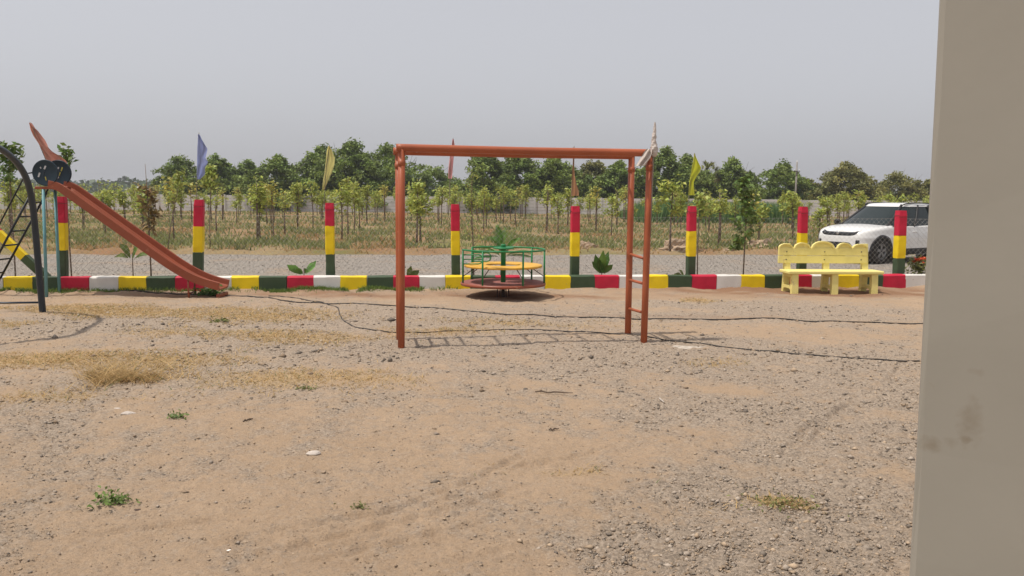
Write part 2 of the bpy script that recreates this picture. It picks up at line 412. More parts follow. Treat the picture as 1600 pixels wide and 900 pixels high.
# ------------------------------------------------------------------ loose stones, straw, grass (uncountable)
OCT = np.array([(1, 0, 0), (-1, 0, 0), (0, 1, 0), (0, -1, 0), (0, 0, 1), (0, 0, -1)], float)
OCF = np.array([(0, 2, 4), (2, 1, 4), (1, 3, 4), (3, 0, 4), (2, 0, 5), (1, 2, 5), (3, 1, 5), (0, 3, 5)])
def stones(name, x, y, z, size, cols, m, kind='stuff'):
    n = len(x); a = NR.uniform(0, 6.28, n); ca, sa = np.cos(a), np.sin(a)
    v = OCT[None] * (NR.uniform(.55, 1.25, (n, 6, 1))) * np.stack([size * NR.uniform(.8, 1.5, n), size * NR.uniform(.6, 1.1, n), size * NR.uniform(.4, .8, n)], -1)[:, None, :]
    xx = v[..., 0] * ca[:, None] - v[..., 1] * sa[:, None]; yy = v[..., 0] * sa[:, None] + v[..., 1] * ca[:, None]
    v = np.stack([xx + x[:, None], yy + y[:, None], v[..., 2] + z[:, None]], -1).reshape(-1, 3)
    f = (OCF[None] + np.arange(n)[:, None, None] * 6).reshape(-1, 3)
    return np_mesh(name, v, f, m, col=np.repeat(cols, 6, 0))
def scatter_view(n, y0, y1):
    """points on the playground spread evenly over the picture"""
    u = NR.uniform(0, 1, n); y = 1 / (1 / y1 + (1 / y0 - 1 / y1) * u); x = NR.uniform(-1, 1, n) * (y * .66 + .4)
    return x, y
x, y = scatter_view(210000, 2.7, 15.3)
k = (x - KL.x) * KN.x + (y - KL.y) * KN.y
p = gravel_at(x, y); keep = (NR.uniform(0, 1, len(x)) < (.20 + .48 * np.clip(p - .08, 0, 1))) & (k < -.05)
x, y, p = x[keep], y[keep], p[keep]
sz = .0038 * np.exp(NR.normal(0, .55, len(x))) * (.55 + 1.1 * p) * np.clip(y / 6, .9, 1.5)
g = NR.uniform(0, 1, (len(x), 1)); warm = NR.uniform(0, 1, (len(x), 1)) < (.75 - .45 * p[:, None])
cl = np.where(warm, np.array([[.20, .145, .10]]) + g * np.array([[.24, .185, .13]]), np.array([[.145, .120, .098]]) + g * np.array([[.27, .222, .178]]))
tag(stones('loose_gravel', x, y, ground_z(x, y) + sz * .15, sz, cl, M['stones']), 'fine grey and tan gravel strewn over the sandy playground', 'gravel', kind='stuff')
# track gravel
n = 26000; s = NR.uniform(-8, 26, n); off = NR.uniform(1.2, 9.7, n)
x = KL.x + KD.x * s + KN.x * off; y = KL.y + KD.y * s + KN.y * off; sz = .009 * np.exp(NR.normal(0, .35, n))
g = NR.uniform(0, 1, (n, 1)); cl = np.array([[.15, .133, .118]]) + g * np.array([[.22, .192, .168]])
tag(stones('track_gravel', x, y, np.full(n, .012), sz, cl, M['stones']), 'coarse grey gravel covering the track behind the fence', 'gravel', kind='stuff')

def blades(x, y, z, h, w, lean, col):
    """one bent blade (two quads -> 3 tris) per root"""
    n = len(x); a = NR.uniform(0, 6.28, n); b = NR.uniform(0, 6.28, n)
    wx, wy = np.cos(a) * w / 2, np.sin(a) * w / 2; lx, ly = np.cos(b) * h * lean, np.sin(b) * h * lean
    P = np.stack([np.stack([x - wx, y - wy, z], -1), np.stack([x + wx, y + wy, z], -1),
                  np.stack([x + wx * .7 + lx * .4, y + wy * .7 + ly * .4, z + h * .6], -1), np.stack([x - wx * .7 + lx * .4, y - wy * .7 + ly * .4, z + h * .6], -1),
                  np.stack([x + lx, y + ly, z + h], -1)], 1).reshape(-1, 3)
    o = np.arange(n)[:, None] * 5
    Fc = np.concatenate([o + np.array([[0, 1, 2]]), o + np.array([[0, 2, 3]]), o + np.array([[3, 2, 4]])], 0)
    return P, Fc, np.repeat(col, 5, 0)
def grass(name, x, y, z, h, w, lean, col, label, cat='grass'):
    P, Fc, c_ = blades(x, y, z, h, w, lean, col)
    return tag(np_mesh(name, P, Fc, M['grass'], col=c_), label, cat, kind='stuff')
# straw on the playground
xs, ysl, hs_ = [], [], []
for bx, by, rx, ry, w in STRAW:
    n = int(min(6500, 3800 * w * max(.2, rx * ry * 4)))
    xs.append(NR.normal(bx, rx * .85, n)); ysl.append(NR.normal(by, ry * 1.1, n)); hs_.append(np.full(n, .024 if w < 1.2 else .10))
x = np.concatenate(xs); y = np.concatenate(ysl); h = np.concatenate(hs_) * NR.uniform(.5, 1.4, len(x))
kp = (straw_at(x, y) * NR.uniform(.2, 1.4, len(x)) > .10 + .25 * vnoise(x, y, .30, 5)); x, y, h = x[kp], y[kp], h[kp]
g = NR.uniform(0, 1, (len(x), 1)); cl = np.array([[.33, .225, .10]]) + g * np.array([[.30, .22, .12]])
gr = NR.uniform(0, 1, (len(x), 1)) < .07; cl = np.where(gr, np.array([[.13, .16, .05]]), cl)
grass('dry_grass', x, y, ground_z(x, y) - .004, h, .005 + .0004 * y, 2.2, cl, 'straw coloured dry grass in low patches on the playground', 'grass')
# green fringe along the foot of the kerb
fr = []
for a, b, dens in ((-40, 130, .8), (135, 300, .35), (300, 420, .3), (425, 665, 1.0), (670, 720, .2)):
    n = int((b - a) * 10 * dens); px = NR.uniform(a, b, n)
    for q in px:
        s_ = (gnd(q, 455) - KL).dot(KD); fr.append((s_, -.03 - abs(NR.normal(0, .09))))
fr = np.array(fr); x = KL.x + KD.x * fr[:, 0] + KN.x * fr[:, 1]; y = KL.y + KD.y * fr[:, 0] + KN.y * fr[:, 1]
kp = wob(x, y, .9, 2) > -.55; x, y = x[kp], y[kp]
g = NR.uniform(0, 1, (len(x), 1)); cl = np.array([[.07, .13, .02]]) + g * np.array([[.14, .15, .05]])
grass('kerb_grass', x, y, ground_z(x, y) - .005, .055 * NR.uniform(.4, 1.5, len(x)), .012, .8, cl, 'thin green grass growing along the foot of the painted kerb')
# orchard grass: straw, red and green patches
n = 95000; u = NR.uniform(0, 1, n); y = 1 / (1 / 84. + (1 / 24. - 1 / 84.) * u ** 1.15); x = NR.uniform(-1, 1, n) * (y * .66 + 2)
k = (x - KL.x) * KN.x + (y - KL.y) * KN.y
gm = wob(x, y, 9, 0) + .5 * wob(x, y, 3, 1); bare = wob(x, y, 7, 4) + .4 * wob(x, y, 2.4, 5)
green = (gm > .08) & (k > ROAD1 + 1.4) | (NR.uniform(0, 1, n) < .12) & (k > ROAD1 + 1)
kp = (k > ROAD1 + .25) & ((bare < .05 + .5 * (NR.uniform(0, 1, n) - .5)) | green & (NR.uniform(0, 1, n) < .5))
kp &= NR.uniform(0, 1, n) < .45 + .8 * np.clip((k - ROAD1 - .3) / 2.5, 0, 1)
x, y, green, k = x[kp], y[kp], green[kp][:, None], k[kp]
g = NR.uniform(0, 1, (len(x), 1))
cl = np.where(green, np.array([[.15, .18, .06]]) + g * np.array([[.14, .12, .06]]), np.array([[.30, .20, .09]]) + g * np.array([[.24, .17, .09]]))
grass('orchard_grass', x, y, field_z(x, y) - .01, np.where(green[:, 0], .19, .10) * NR.uniform(.5, 1.5, len(x)), .022 + .0009 * y, .6, cl, 'straw and green grass covering the orchard floor behind the track')
# tall green fodder grass before the wall
n = 9000; y = NR.uniform(58, 72, n); x = NR.uniform(9.0, 20.5, n); g = NR.uniform(0, 1, (n, 1))
cl = np.array([[.08, .16, .05]]) + g * np.array([[.11, .14, .06]])
grass('fodder_grass', x, y, field_z(x, y) - .02, NR.uniform(1.0, 1.65, n) * np.clip((x - 8.5) / 2, .5, 1), .10, .28, cl, 'tall dark green fodder grass standing before the compound wall')

# ------------------------------------------------------------------ painted kerb
edges = [-40, 5, 50, 95, 139.5, 184.5, 229, 274, 319, 361, 405, 448, 490, 532, 573.5, 614, 655, 696, 735, 774, 813, 851.5, 891, 929.5, 967.5, 1006.5, 1043.5, 1081.5, 1119.5, 1157.5, 1195, 1232, 1268.5, 1306, 1342.5, 1379, 1415, 1451, 1487]
kerb = thing('painted_kerb', kpt(8), 'long low kerb painted in yellow, green, red and white blocks', 'kerb')
KH, KW = .272, .17
seq = ['white', 'yellow', 'green', 'red']
svals = [(gnd(e, 456) - KL) for e in edges]
svals = []
for e in edges:                                        # where the pixel column meets the kerb's front plane
    d = ray(e, 444); t = (KL - EYE).dot(KN) / d.dot(KN); svals.append((EYE + d * t - KL).dot(KD))
for i in range(len(edges) - 1):
    a, b = svals[i], svals[i + 1]; mb = MB(); nseg = 5
    prof = [(0, -.10), (0, KH - .018), (.018, KH), (KW - .02, KH + .003), (KW, KH - .018), (KW, -.10)]
    vs = []; fs = []
    for q in range(nseg + 1):
        s = a + (b - a) * q / nseg
        for j, (o_, z_) in enumerate(prof):
            jit = .004 * math.sin(s * 5.1 + j) + rng.uniform(-.0025, .0025)
            vs.append(kpt(s + (.010 * math.sin(z_ * 22 + i * 1.9) if q in (0, nseg) else 0) * (1 if q == 0 or True else 0), o_ + jit, z_ + (jit if 0 < j < 5 else 0)))
    m_ = len(prof)
    for q in range(nseg):
        for j in range(m_ - 1): A_ = q * m_ + j; fs.append((A_, A_ + m_, A_ + m_ + 1, A_ + 1))
    fs.append(tuple(range(m_ - 1, -1, -1))); fs.append(tuple(nseg * m_ + j for j in range(m_)))
    mb.add(vs, fs)
    mb.build('painted_block', M[seq[i % 4]], kerb)

# ------------------------------------------------------------------ fence: painted posts, chain link, flags
POFF = .34
def on_line(px, py, off):
    d = ray(px, py); p0 = KL + KN * off; t = (p0 - EYE).dot(KN) / d.dot(KN); return EYE + d * t
POSTS = [  # centre x at top, y top, red/yellow join, yellow/green join, foot x, width px, label
    (96.5, 307, 348, 391, 98, 13, 'painted post nearest the slide ladder, leftmost of the fence posts'),
    (311.5, 312, 354, 394, 308.5, 14.5, 'painted fence post with the torn blue flag above it'),
    (515, 317, 353, 397, 516.5, 13.5, 'painted fence post with the pale yellow flag above it'),
    (711, 319, 361, 398, 712.5, 13.5, 'painted fence post with the pink flag, left of the merry-go-round'),
    (899, 322, 363, 400, 897.5, 13.5, 'painted fence post with the small tan flag, right of the merry-go-round'),
    (1081, 322, 361, 400, 1079, 13, 'painted fence post with the lime yellow flag above it'),
    (1255, 323, 364, 402, 1252, 12.5, 'painted fence post standing behind the yellow bench'),
    (1408, 329, 368, 403, 1404, 14, 'painted fence post in front of the white car')]
post_base = []
for (xt, yt, y1, y2, xb, wpx, lab) in POSTS:
    foot = on_line(xb, 430, POFF); foot.z = 0; top = on_line(xt, yt, POFF)
    Yd = foot.y; w = wpx * Yd / F * .98; post_base.append((foot, top))
    g = lambda yy: on_line(xt, yy, POFF).z
    zs = [(-.15, g(y2), 'green', 'lower_section'), (g(y2), g(y1), 'yellow', 'middle_section'), (g(y1), top.z, 'red', 'upper_section')]
    t_ = thing('fence_post', foot, lab, 'fence post', 'painted fence posts')
    ax = (top - foot) / top.z
    for z0, z1, c_, nm in zs:
        mb = MB(); nseg = 5; vs = []; fs = []
        hw = w / 2
        for q in range(nseg + 1):
            z = z0 + (z1 - z0) * q / nseg; cpt = foot + ax * z
            ins = .008 if (q == nseg and nm == 'upper_section') else 0
            if nm == 'middle_section' and q not in (0, nseg): ins = -.003
            b = .014
            X = hw - ins
            for (ux, uy) in ((-X + b, -X), (X - b, -X), (X, -X + b), (X, X - b), (X - b, X), (-X + b, X), (-X, X - b), (-X, -X + b)):
                jit = rng.uniform(-.003, .003)
                dxy = KD * (ux + jit) + KN * (uy + jit)
                vs.append((cpt.x + dxy.x, cpt.y + dxy.y, z + (rng.uniform(-.006, .006) if q in (0, nseg) and not (nm == 'upper_section' and q == nseg) else 0)))
        for q in range(nseg):
            for j in range(8): l = (j + 1) % 8; fs.append((q * 8 + j, q * 8 + l, q * 8 + 8 + l, q * 8 + 8 + j))
        fs.append(tuple(range(7, -1, -1))); fs.append(tuple(nseg * 8 + j for j in range(8)))
        mb.add(vs, fs); mb.build(nm, M[c_], t_)
    # tie wire wound round the red head
    mb = MB(); zt = top.z - .13; r_ = w / 2 + .004; cp = foot + ax * zt
    mb.tube([cp + KD * a + KN * b + Vector((0, 0, .008 * i)) for i, (a, b) in enumerate(((-r_, -r_), (r_, -r_), (r_, r_), (-r_, r_), (-r_, -r_ - .002)))], .0035, 5)
    mb.build('tie_wire', M['rust'], t_)

# leaning corner strut at the far left
a = on_line(58, 420, POFF + .05); b = on_line(-16, 352, POFF + .05)
st = thing('leaning_strut', Vector((a.x, a.y, 0)), 'leaning painted strut seen through the slide ladder at the left edge', 'strut', None)
a = a + (a - b) * .22
cuts = [(0, .40, 'green'), (.40, .86, 'yellow'), (.86, 1.15, 'red')]
for i, (u0, u1, c_) in enumerate(cuts):
    p0, p1 = a.lerp(b, u0), a.lerp(b, u1); ax = (p1 - p0).normalized(); nrm = KN.cross(ax).normalized(); hw = .065
    mb = MB(); mb.prism([(-hw, -hw), (hw, -hw), (hw, hw), (-hw, hw)], p0, KN, nrm, p1 - p0)
    mb.build(('lower_section', 'middle_section', 'upper_section')[i], M[c_], st)

# chain link
cf = thing('chain_link_fence', kpt(8, POFF), 'thin galvanised chain link mesh stretched between the painted posts', 'fence')
spts = [(f - KL).dot(KD) for f, _ in post_base]; spts = [spts[0] - 2.3] + spts + [spts[-1] + 2.2]
MO = POFF + .10
for i in range(len(spts) - 1):
    s0, s1 = spts[i] + .02, spts[i + 1] - .02; z0, z1 = .30, 1.36; mb = MB(); pitch = .072 * 1.41; hgt = z1 - z0
    sag = lambda s: MO + .015 * math.sin((s - s0) / (s1 - s0) * 3.14 * 2 + i)
    for sg in (1, -1):
        c0 = s0 - hgt if sg == 1 else s0; c1 = s1 if sg == 1 else s1 + hgt
        q = c0 + pitch * .5
        while q < c1:
            # line s = q + sg*(z-z0)
            za, zb = z0, z1
            if sg == 1: za = max(z0, z0 + s0 - q); zb = min(z1, z0 + s1 - q)
            else: za = max(z0, z0 + q - s1); zb = min(z1, z0 + q - s0)
            if zb - za > .02:
                sa, sb = q + sg * (za - z0), q + sg * (zb - z0)
                pts = [kpt(sa + (sb - sa) * k_ / 4, sag(sa + (sb - sa) * k_ / 4) + .002 * sg, za + (zb - za) * k_ / 4) for k_ in range(5)]
                mb.tube(pts, .0018, 3, False)
            q += pitch
    for zz in (z0, z1): mb.tube([kpt(s0 + (s1 - s0) * k_ / 6, sag(s0 + (s1 - s0) * k_ / 6), zz - .012 * math.sin(3.14 * k_ / 6)) for k_ in range(7)], .0022, 4, False)
    mb.build('wire_panel', M['wire'], cf)

def cloth_mat(name, col, tr=.45):
    m = leafm(name, col, .2, tr, .85); return m
def flag(name, label, depth_fn, rows, pole_px, colour, pole_r=.006, wave=.03, tr=.6, group='cloth flags on sticks'):
    """rows: (y, x left, x right) of the cloth in the picture at its own depth; the stick runs along pole_px"""
    pb = depth_fn(*pole_px[-1])
    t_ = thing(name, pb, label, 'flag', group)
    mb = MB(); mb.tube([depth_fn(*p) + Vector((0, .012, 0)) for p in pole_px], pole_r, 6); mb.build('stick', M['pole_grey'], t_)
    nr, nc = 40, 9; ysr = np.linspace(rows[0][0], rows[-1][0], nr)
    lo = np.interp(ysr, [r[0] for r in rows], [r[1] for r in rows]); hi = np.interp(ysr, [r[0] for r in rows], [r[2] for r in rows])
    V = []; cols = []; seed = len(label) * .7
    for i in range(nr):
        for j in range(nc):
            u = j / (nc - 1); p = depth_fn(lo[i] + (hi[i] - lo[i]) * u, ysr[i])
            off = wave * u * math.sin(u * 7 + i * .22 + seed) + wave * .5 * math.sin(u * 15 + i * .11 + seed)
            V.append((p.x, p.y - .008 + off + u * (hi[i] - lo[i]) / F * p.y * .9, p.z)); q = .9 + .1 * math.sin(u * 9 + i * .3); cols.append((q, q, q))
    nv = len(V); V2 = [(a, b + .002, c) for a, b, c in V]
    Fc = []
    for i in range(nr - 1):
        for j in range(nc - 1):
            a = i * nc + j; Fc.append((a, a + 1, a + nc + 1, a + nc)); Fc.append((a + nv, a + nc + nv, a + nc + 1 + nv, a + 1 + nv))
    o0 = world_loc(t_)
    o = np_mesh('cloth', np.array(V + V2) - np.array(o0)[None], np.array(Fc), cloth_mat(name + ' cloth ' + str(len(bpy.data.materials)), colour, tr), t_, np.array(cols + cols), True)
    return t_
line = lambda px, py: on_line(px, py, POFF - .01)
flag('flag', 'torn pale blue flag hanging from a stick', line, [(210, 309.8, 311), (220, 309.5, 316), (232, 309, 320.5), (240, 309, 318.5), (247, 308.8, 317), (252, 308.5, 320.5), (262, 308, 317.5), (272, 307.5, 318), (280, 307.5, 312)], [(310.5, 207), (308, 260), (306.5, 314), (305, 330)], (.56, .62, .86))
flag('flag', 'pale yellow flag hanging limp from a stick', line, [(228, 513.5, 515), (236, 511, 518), (246, 510, 520.5), (258, 508.5, 519.5), (270, 507, 517), (280, 505, 513), (290, 503.5, 508.5), (296, 503.5, 506)], [(514.3, 227), (509, 270), (506, 320), (507, 330)], (.92, .88, .50))
flag('flag', 'narrow pink flag hanging behind the orange crossbeam', line, [(217, 707.3, 708.7), (225, 706, 710), (240, 703.5, 709), (255, 701.5, 708), (268, 700.3, 706.8), (279, 700.3, 705.5)], [(708, 216), (703, 260), (702.5, 322), (703.5, 332)], (.95, .62, .62))
flag('flag', 'small tan flag hanging below the orange crossbeam', line, [(230, 895.7, 897.5), (260, 894.5, 897.5), (275, 893.5, 898.5), (290, 893.2, 902), (299, 893, 905), (306, 893, 905)], [(897.3, 228), (894, 280), (891.5, 325), (891, 335)], (.74, .50, .32))
flag('flag', 'lime yellow flag bent over at its tip', line, [(240, 1085, 1086), (250, 1083.5, 1091), (262, 1081, 1098), (268, 1080, 1096), (276, 1078.5, 1090), (284, 1077, 1086), (296, 1076, 1087), (305, 1075.5, 1087.5)], [(1085.3, 239), (1079, 285), (1074.5, 326), (1074, 334)], (.82, .84, .16))

# ------------------------------------------------------------------ monkey bars
FL = gnd(627, 543); FR_ = gnd(1006, 533.5); BL = FL + Vector((-.03, .56, 0)); BR = gnd(981, 522.5)
bar = thing('monkey_bars', FL, 'orange painted steel monkey bars with a ladder at each end', 'climbing frame')
tFL = at(627.5, 231, FL.y); tFR = at(1015.5, 239, FR_.y); 
zt_l = tFL.z; zt_r = tFR.z
BL = gnd(626.5, 530); BL.y = FL.y + .55; BL.x = at(623.5, 400, BL.y).x
tBL = Vector((at(622.5, 240, BL.y).x, BL.y, zt_l - .01)); tBR = Vector((at(987, 245, BR.y).x, BR.y, zt_r - .01))
PR = .040
for nm, f_, t_ in (('p', FL, tFL), ('p', FR_, tFR), ('p', BL, tBL), ('p', BR, tBR)):
    mb = MB(); ax = (t_ - f_).normalized(); mb.tube([f_ - ax * .15, f_ + (t_ - f_) * .3, f_ + (t_ - f_) * .65, t_], PR, 14)
    po = mb.build('upright', M['orange'], bar)
    cl_ = t_ - ax * .17; mb = MB(); mb.tube([cl_ - ax * .03, cl_ - ax * .028, cl_ + ax * .028, cl_ + ax * .03], [PR, PR + .005, PR + .005, PR], 14, False); mb.build('collar', M['orange'], po)
for a, b in ((tFL, tFR), (tBL, tBR)):
    d = (b - a).normalized(); mb = MB(); mid = (a + b) / 2 - Vector((0, 0, .006)); mb.tube([a - d * .06, a, mid, b, b + d * .02], .044, 14); mb.build('top_rail', M['orange'], bar)
for i in range(8):
    u = (i + .6) / 8.2; a = tFL.lerp(tFR, u); b = tBL.lerp(tBR, u); mb = MB(); mb.tube([a, b], .016, 8); mb.build('rung', M['orange'], bar)
for (f0, t0, f1, t1, hs2) in ((FL, tFL, BL, tBL, (.45, .85, 1.3, 1.75)), (FR_, tFR, BR, tBR, None)):
    if hs2 is None:
        for (ya, yb) in ((397, 405), (437, 444), (482, 489)):
            a = at(984, ya, BR.y); b = at(1010, yb, FR_.y); ua = a.z / tBR.z; ub = b.z / tFR.z
            mb = MB(); mb.tube([BR.lerp(tBR, ua), FR_.lerp(tFR, ub)], .018, 8); mb.build('rung', M['orange'], bar)
    else:
        for h_ in hs2: mb = MB(); mb.tube([f0.lerp(t0, h_ / t0.z), f1.lerp(t1, h_ / t1.z)], .018, 8); mb.build('rung', M['orange'], bar)

# white cloth knotted to the right end
YW = FR_.y - .05
wf = thing('knotted_flag', at(1022, 262, YW), 'dirty white cloth on a stick knotted to the monkey bars', 'flag')
mb = MB(); mb.tube([at(1023.3, 191, YW), at(1021.5, 235, YW), at(1019, 300, YW), at(1016.5, 370, YW)], [.008, .008, .007, .005], 6); mb.build('stick', M['pole_grey'], wf)
prof = [(192, 1022, 1024.6), (200, 1021.2, 1025), (208, 1020, 1025.2), (214, 1018.5, 1025.5), (219, 1018.2, 1025), (225, 1017.8, 1026), (230, 1016.8, 1027.4), (236, 1016.6, 1028), (241, 1018, 1027.2), (245, 1019.5, 1024)]
mb = MB(); vs = []; fs = []; nn = 16; fold = []
ysr = np.linspace(192, 245, 44); lo = np.interp(ysr, [q[0] for q in prof], [q[1] for q in prof]); hi = np.interp(ysr, [q[0] for q in prof], [q[2] for q in prof])
for i in range(44):
    c_ = at((lo[i] + hi[i]) / 2, ysr[i], YW); r_ = (hi[i] - lo[i]) / 2 * YW / F
    for k_ in range(nn):
        gk = 6.283 * k_ / nn; rr = r_ * (1 + .13 * math.sin(3 * gk + i * .8) + .08 * math.sin(5 * gk - i * .55) + .05 * math.sin(i * 1.9)); vs.append((c_.x + rr * math.cos(gk), c_.y + rr * math.sin(gk), c_.z))
for i in range(43):
    for k_ in range(nn): l = (k_ + 1) % nn; fs.append((i * nn + k_, i * nn + l, i * nn + nn + l, i * nn + nn + k_))
fs.append(tuple(range(nn))); fs.append(tuple(43 * nn + k_ for k_ in range(nn)))
mb.add(vs, fs, True); mb.build('wrapped_cloth', paint('soiled white cloth', (.52, .46, .42), .9, .15, 20, .5, 60), wf)
rowsd = [((1011, 232), (1018, 235)), ((1007, 236), (1017.5, 241)), ((1003.5, 243), (1016, 247)), ((999, 250), (1013.5, 250)), ((996, 255), (1010.5, 254.5)), ((993.5, 259.5), (1008.5, 258.5))]
vs = []; fs = []; nc = 12
rr_ = []
for i in range(21):
    u = i / 20 * 5; k_ = min(4, int(u)); q = u - k_; A = [rowsd[k_][0][j] * (1 - q) + rowsd[k_ + 1][0][j] * q for j in (0, 1)]; Bq = [rowsd[k_][1][j] * (1 - q) + rowsd[k_ + 1][1][j] * q for j in (0, 1)]
    for j in range(nc):
        v_ = j / (nc - 1); p = at(A[0] + (Bq[0] - A[0]) * v_, A[1] + (Bq[1] - A[1]) * v_, YW - .02); p.y += .022 * math.sin(v_ * 11 + i * .12) - .02; vs.append(p)
nv = len(vs); vs += [p + Vector((0, .003, 0)) for p in vs]
for i in range(20):
    for j in range(nc - 1): a = i * nc + j; fs += [(a, a + 1, a + nc + 1, a + nc), (a + nv, a + nc + nv, a + nc + 1 + nv, a + 1 + nv)]
mb = MB(); mb.add(vs, fs, True); mb.build('hanging_cloth', bpy.data.materials['soiled white cloth'], wf)

# ------------------------------------------------------------------ merry-go-round
mc = gnd(786, 463.5); mg = thing('merry_go_round', mc, 'green railed merry-go-round with red deck and ochre ring seat', 'merry-go-round')
sc = mc.y / F; RD = 66 * sc
def mz(y, dy=0): return at(786, y, mc.y).z
zd = mz(441); zs_ = mz(415.5); zr = mz(389.5)
X0, Y0 = mc.x, mc.y
mb = MB(); mb.lathe((X0, Y0, zd), [(.02, -.03), (RD - .03, -.036), (RD - .004, -.034), (RD, -.024), (RD, -.004), (RD - .012, .004), (RD - .05, .001), (.02, .001)], 64); mb.build('deck', M['deck'], mg)
mb = MB(); mb.lathe((X0, Y0, zd), [(RD - .02, -.040), (RD + .006, -.042), (RD + .010, -.02), (RD + .006, -.002), (RD - .01, .006)], 64); mb.build('deck_rim', M['chute'], mg)
mb = MB(); mb.lathe((X0, Y0, zs_), [(.30, .0), (.30, .022), (.31, .026), (RD - .07, .026), (RD - .055, .02), (RD - .055, -.012), (RD - .07, -.016), (.31, -.004), (.30, .0)], 64); mb.build('ring_seat', M['seat'], mg)
zt = mz(381.5)
mb = MB(); mb.tube([(X0, Y0, zd), (X0, Y0, zt - .02), (X0, Y0, zt - .004), (X0, Y0, zt)], [.043, .043, .043, .030], 16); mb.build('centre_post', M['mgreen'], mg)
mb = MB(); mb.lathe((X0, Y0, mz(387.5)), [(.035, -.015), (.17, -.012), (.185, 0), (.17, .010), (.05, .016)], 32); mb.build('hub_plate', M['mgreen'], mg)
mb = MB(); mb.tube([(X0, Y0, -.1), (X0, Y0, zd - .04)], .035, 12); mb.build('spindle', M['rust'], mg)
for k_ in range(4):
    a = .5 + 1.57 * k_; mb = MB(); mb.tube([(X0 + .12 * math.cos(a), Y0 + .12 * math.sin(a), -.02), (X0 + .10 * math.cos(a), Y0 + .10 * math.sin(a), zd - .05)], .010, 6); mb.build('base_rod', M['rust'], mg)
RA = RD - .015
PA = [45, 142, 196, 242, 298, 352]
def rp(a, r=RA, z=0): return Vector((X0 + r * math.cos(R(a)), Y0 + r * math.sin(R(a)), z))
arc = [rp(a, RA, zr) for a in np.linspace(196, 502, 60)]
arc = [rp(196, RA, zr - .02)] + arc + [rp(502, RA, zr - .02)]
mb = MB(); mb.tube(arc, .0155, 8); mb.build('hand_rail', M['mgreen'], mg)
for a in PA: mb = MB(); mb.tube([rp(a, RA, zd - .02), rp(a, RA, zr)], .0155, 8); mb.build('rail_post', M['mgreen'], mg)
for a, dz in ((196, 0), (142, .0)):
    p = rp(a); L = .34; pts = []
    z1_, z0_ = mz(397.5), mz(411.5); rr = (z1_ - z0_) / 2
    dirv = Vector((1, .12 if a == 196 else -.12, 0)).normalized()
    pts.append(p + Vector((0, 0, z1_))); pts.append(p + dirv * (L - rr) + Vector((0, 0, z1_)))
    for q in range(1, 8): b = 1.571 - 3.1416 * q / 8; pts.append(p + dirv * (L - rr + rr * math.cos(b)) + Vector((0, 0, (z1_ + z0_) / 2 + rr * math.sin(b))))
    pts += [p + dirv * (L - rr) + Vector((0, 0, z0_)), p + Vector((0, 0, z0_))]
    mb = MB(); mb.tube(pts, .011, 8); mb.build('grab_handle', M['mgreen'], mg)
    mb = MB(); mb.tube([p + Vector((0, 0, (z0_ + z1_) / 2)), p + dirv * L + Vector((0, 0, (z0_ + z1_) / 2))], .009, 6); mb.build('grab_handle', M['mgreen'], mg)
for a in PA:
    mb = MB(); mb.tube([rp(a, RA, zs_ - .17), rp(a, RA - .24, zs_ - .01)], .008, 6); mb.build('seat_strut', M['rust'], mg)

# ------------------------------------------------------------------ slide
YS = gnd(93, 461).y                                   # far leg line; chute runs parallel to the picture, just before the kerb
YN, YF = YS - .22, YS + .22
sl_ = thing('playground_slide', gnd(92, 461), 'terracotta red metal slide with black ladder and dark blue discs', 'slide')
# centre line of the chute floor in (x, z), traced along the near edge
near = [(76, 292), (84, 292.5), (92, 296), (110, 309), (150, 337.5), (190, 366), (230, 394.5), (262, 417), (285, 431), (305, 440.5), (322, 446.5), (338, 450.5), (342, 451.5)]
pts = [at(px, py, YN) for px, py in near]
def resample(P, n):
    d = [0]
    for i in range(1, len(P)): d.append(d[-1] + (P[i] - P[i - 1]).length)
    t = np.linspace(0, d[-1], n); A = np.array([tuple(p) for p in P]); return [Vector((np.interp(q, d, A[:, 0]), np.interp(q, d, A[:, 1]), np.interp(q, d, A[:, 2]))) for q in t]
pts = resample(pts, 50)
for _ in range(2): pts = [pts[0]] + [(pts[i - 1] + pts[i] * 2 + pts[i + 1]) / 4 for i in range(1, len(pts) - 1)] + [pts[-1]]
hw = .24; 
prof = [(-hw - .015, .0), (-hw - .015, .125), (-hw, .135), (-hw + .012, .125), (-hw + .02, .045), (-hw + .06, .02), (0, .010), (hw - .06, .02), (hw - .02, .045), (hw - .012, .125), (hw, .135), (hw + .015, .125), (hw + .015, .0), (hw - .05, -.012), (-hw + .05, -.012)]
vs = []; fs = []; m_ = len(prof)
for i, p in enumerate(pts):
    t_ = (pts[min(i + 1, len(pts) - 1)] - pts[max(i - 1, 0)]).normalized(); nrm = Vector((-t_.z, 0, t_.x))
    for u, h_ in prof: vs.append(Vector((p.x, YS + u, p.z)) + nrm * (h_ - .02))
for i in range(len(pts) - 1):
    for j in range(m_): l = (j + 1) % m_; fs.append((i * m_ + j, i * m_ + l, i * m_ + m_ + l, i * m_ + m_ + j))
fs.append(tuple(range(m_))); fs.append(tuple((len(pts) - 1) * m_ + j for j in range(m_)))
mb = MB(); mb.add(vs, fs, False); ch = mb.build('chute', M['chute'], sl_)
pl = at(66, 291, YN); pr = at(84, 291, YN); zp = pl.z
mb = MB(); mb.box(((pl.x + pr.x) / 2 - .03, YS, zp - .025), (pr.x - pl.x + .16, .5, .045), b=.008); mb.build('platform', M['chute'], sl_)
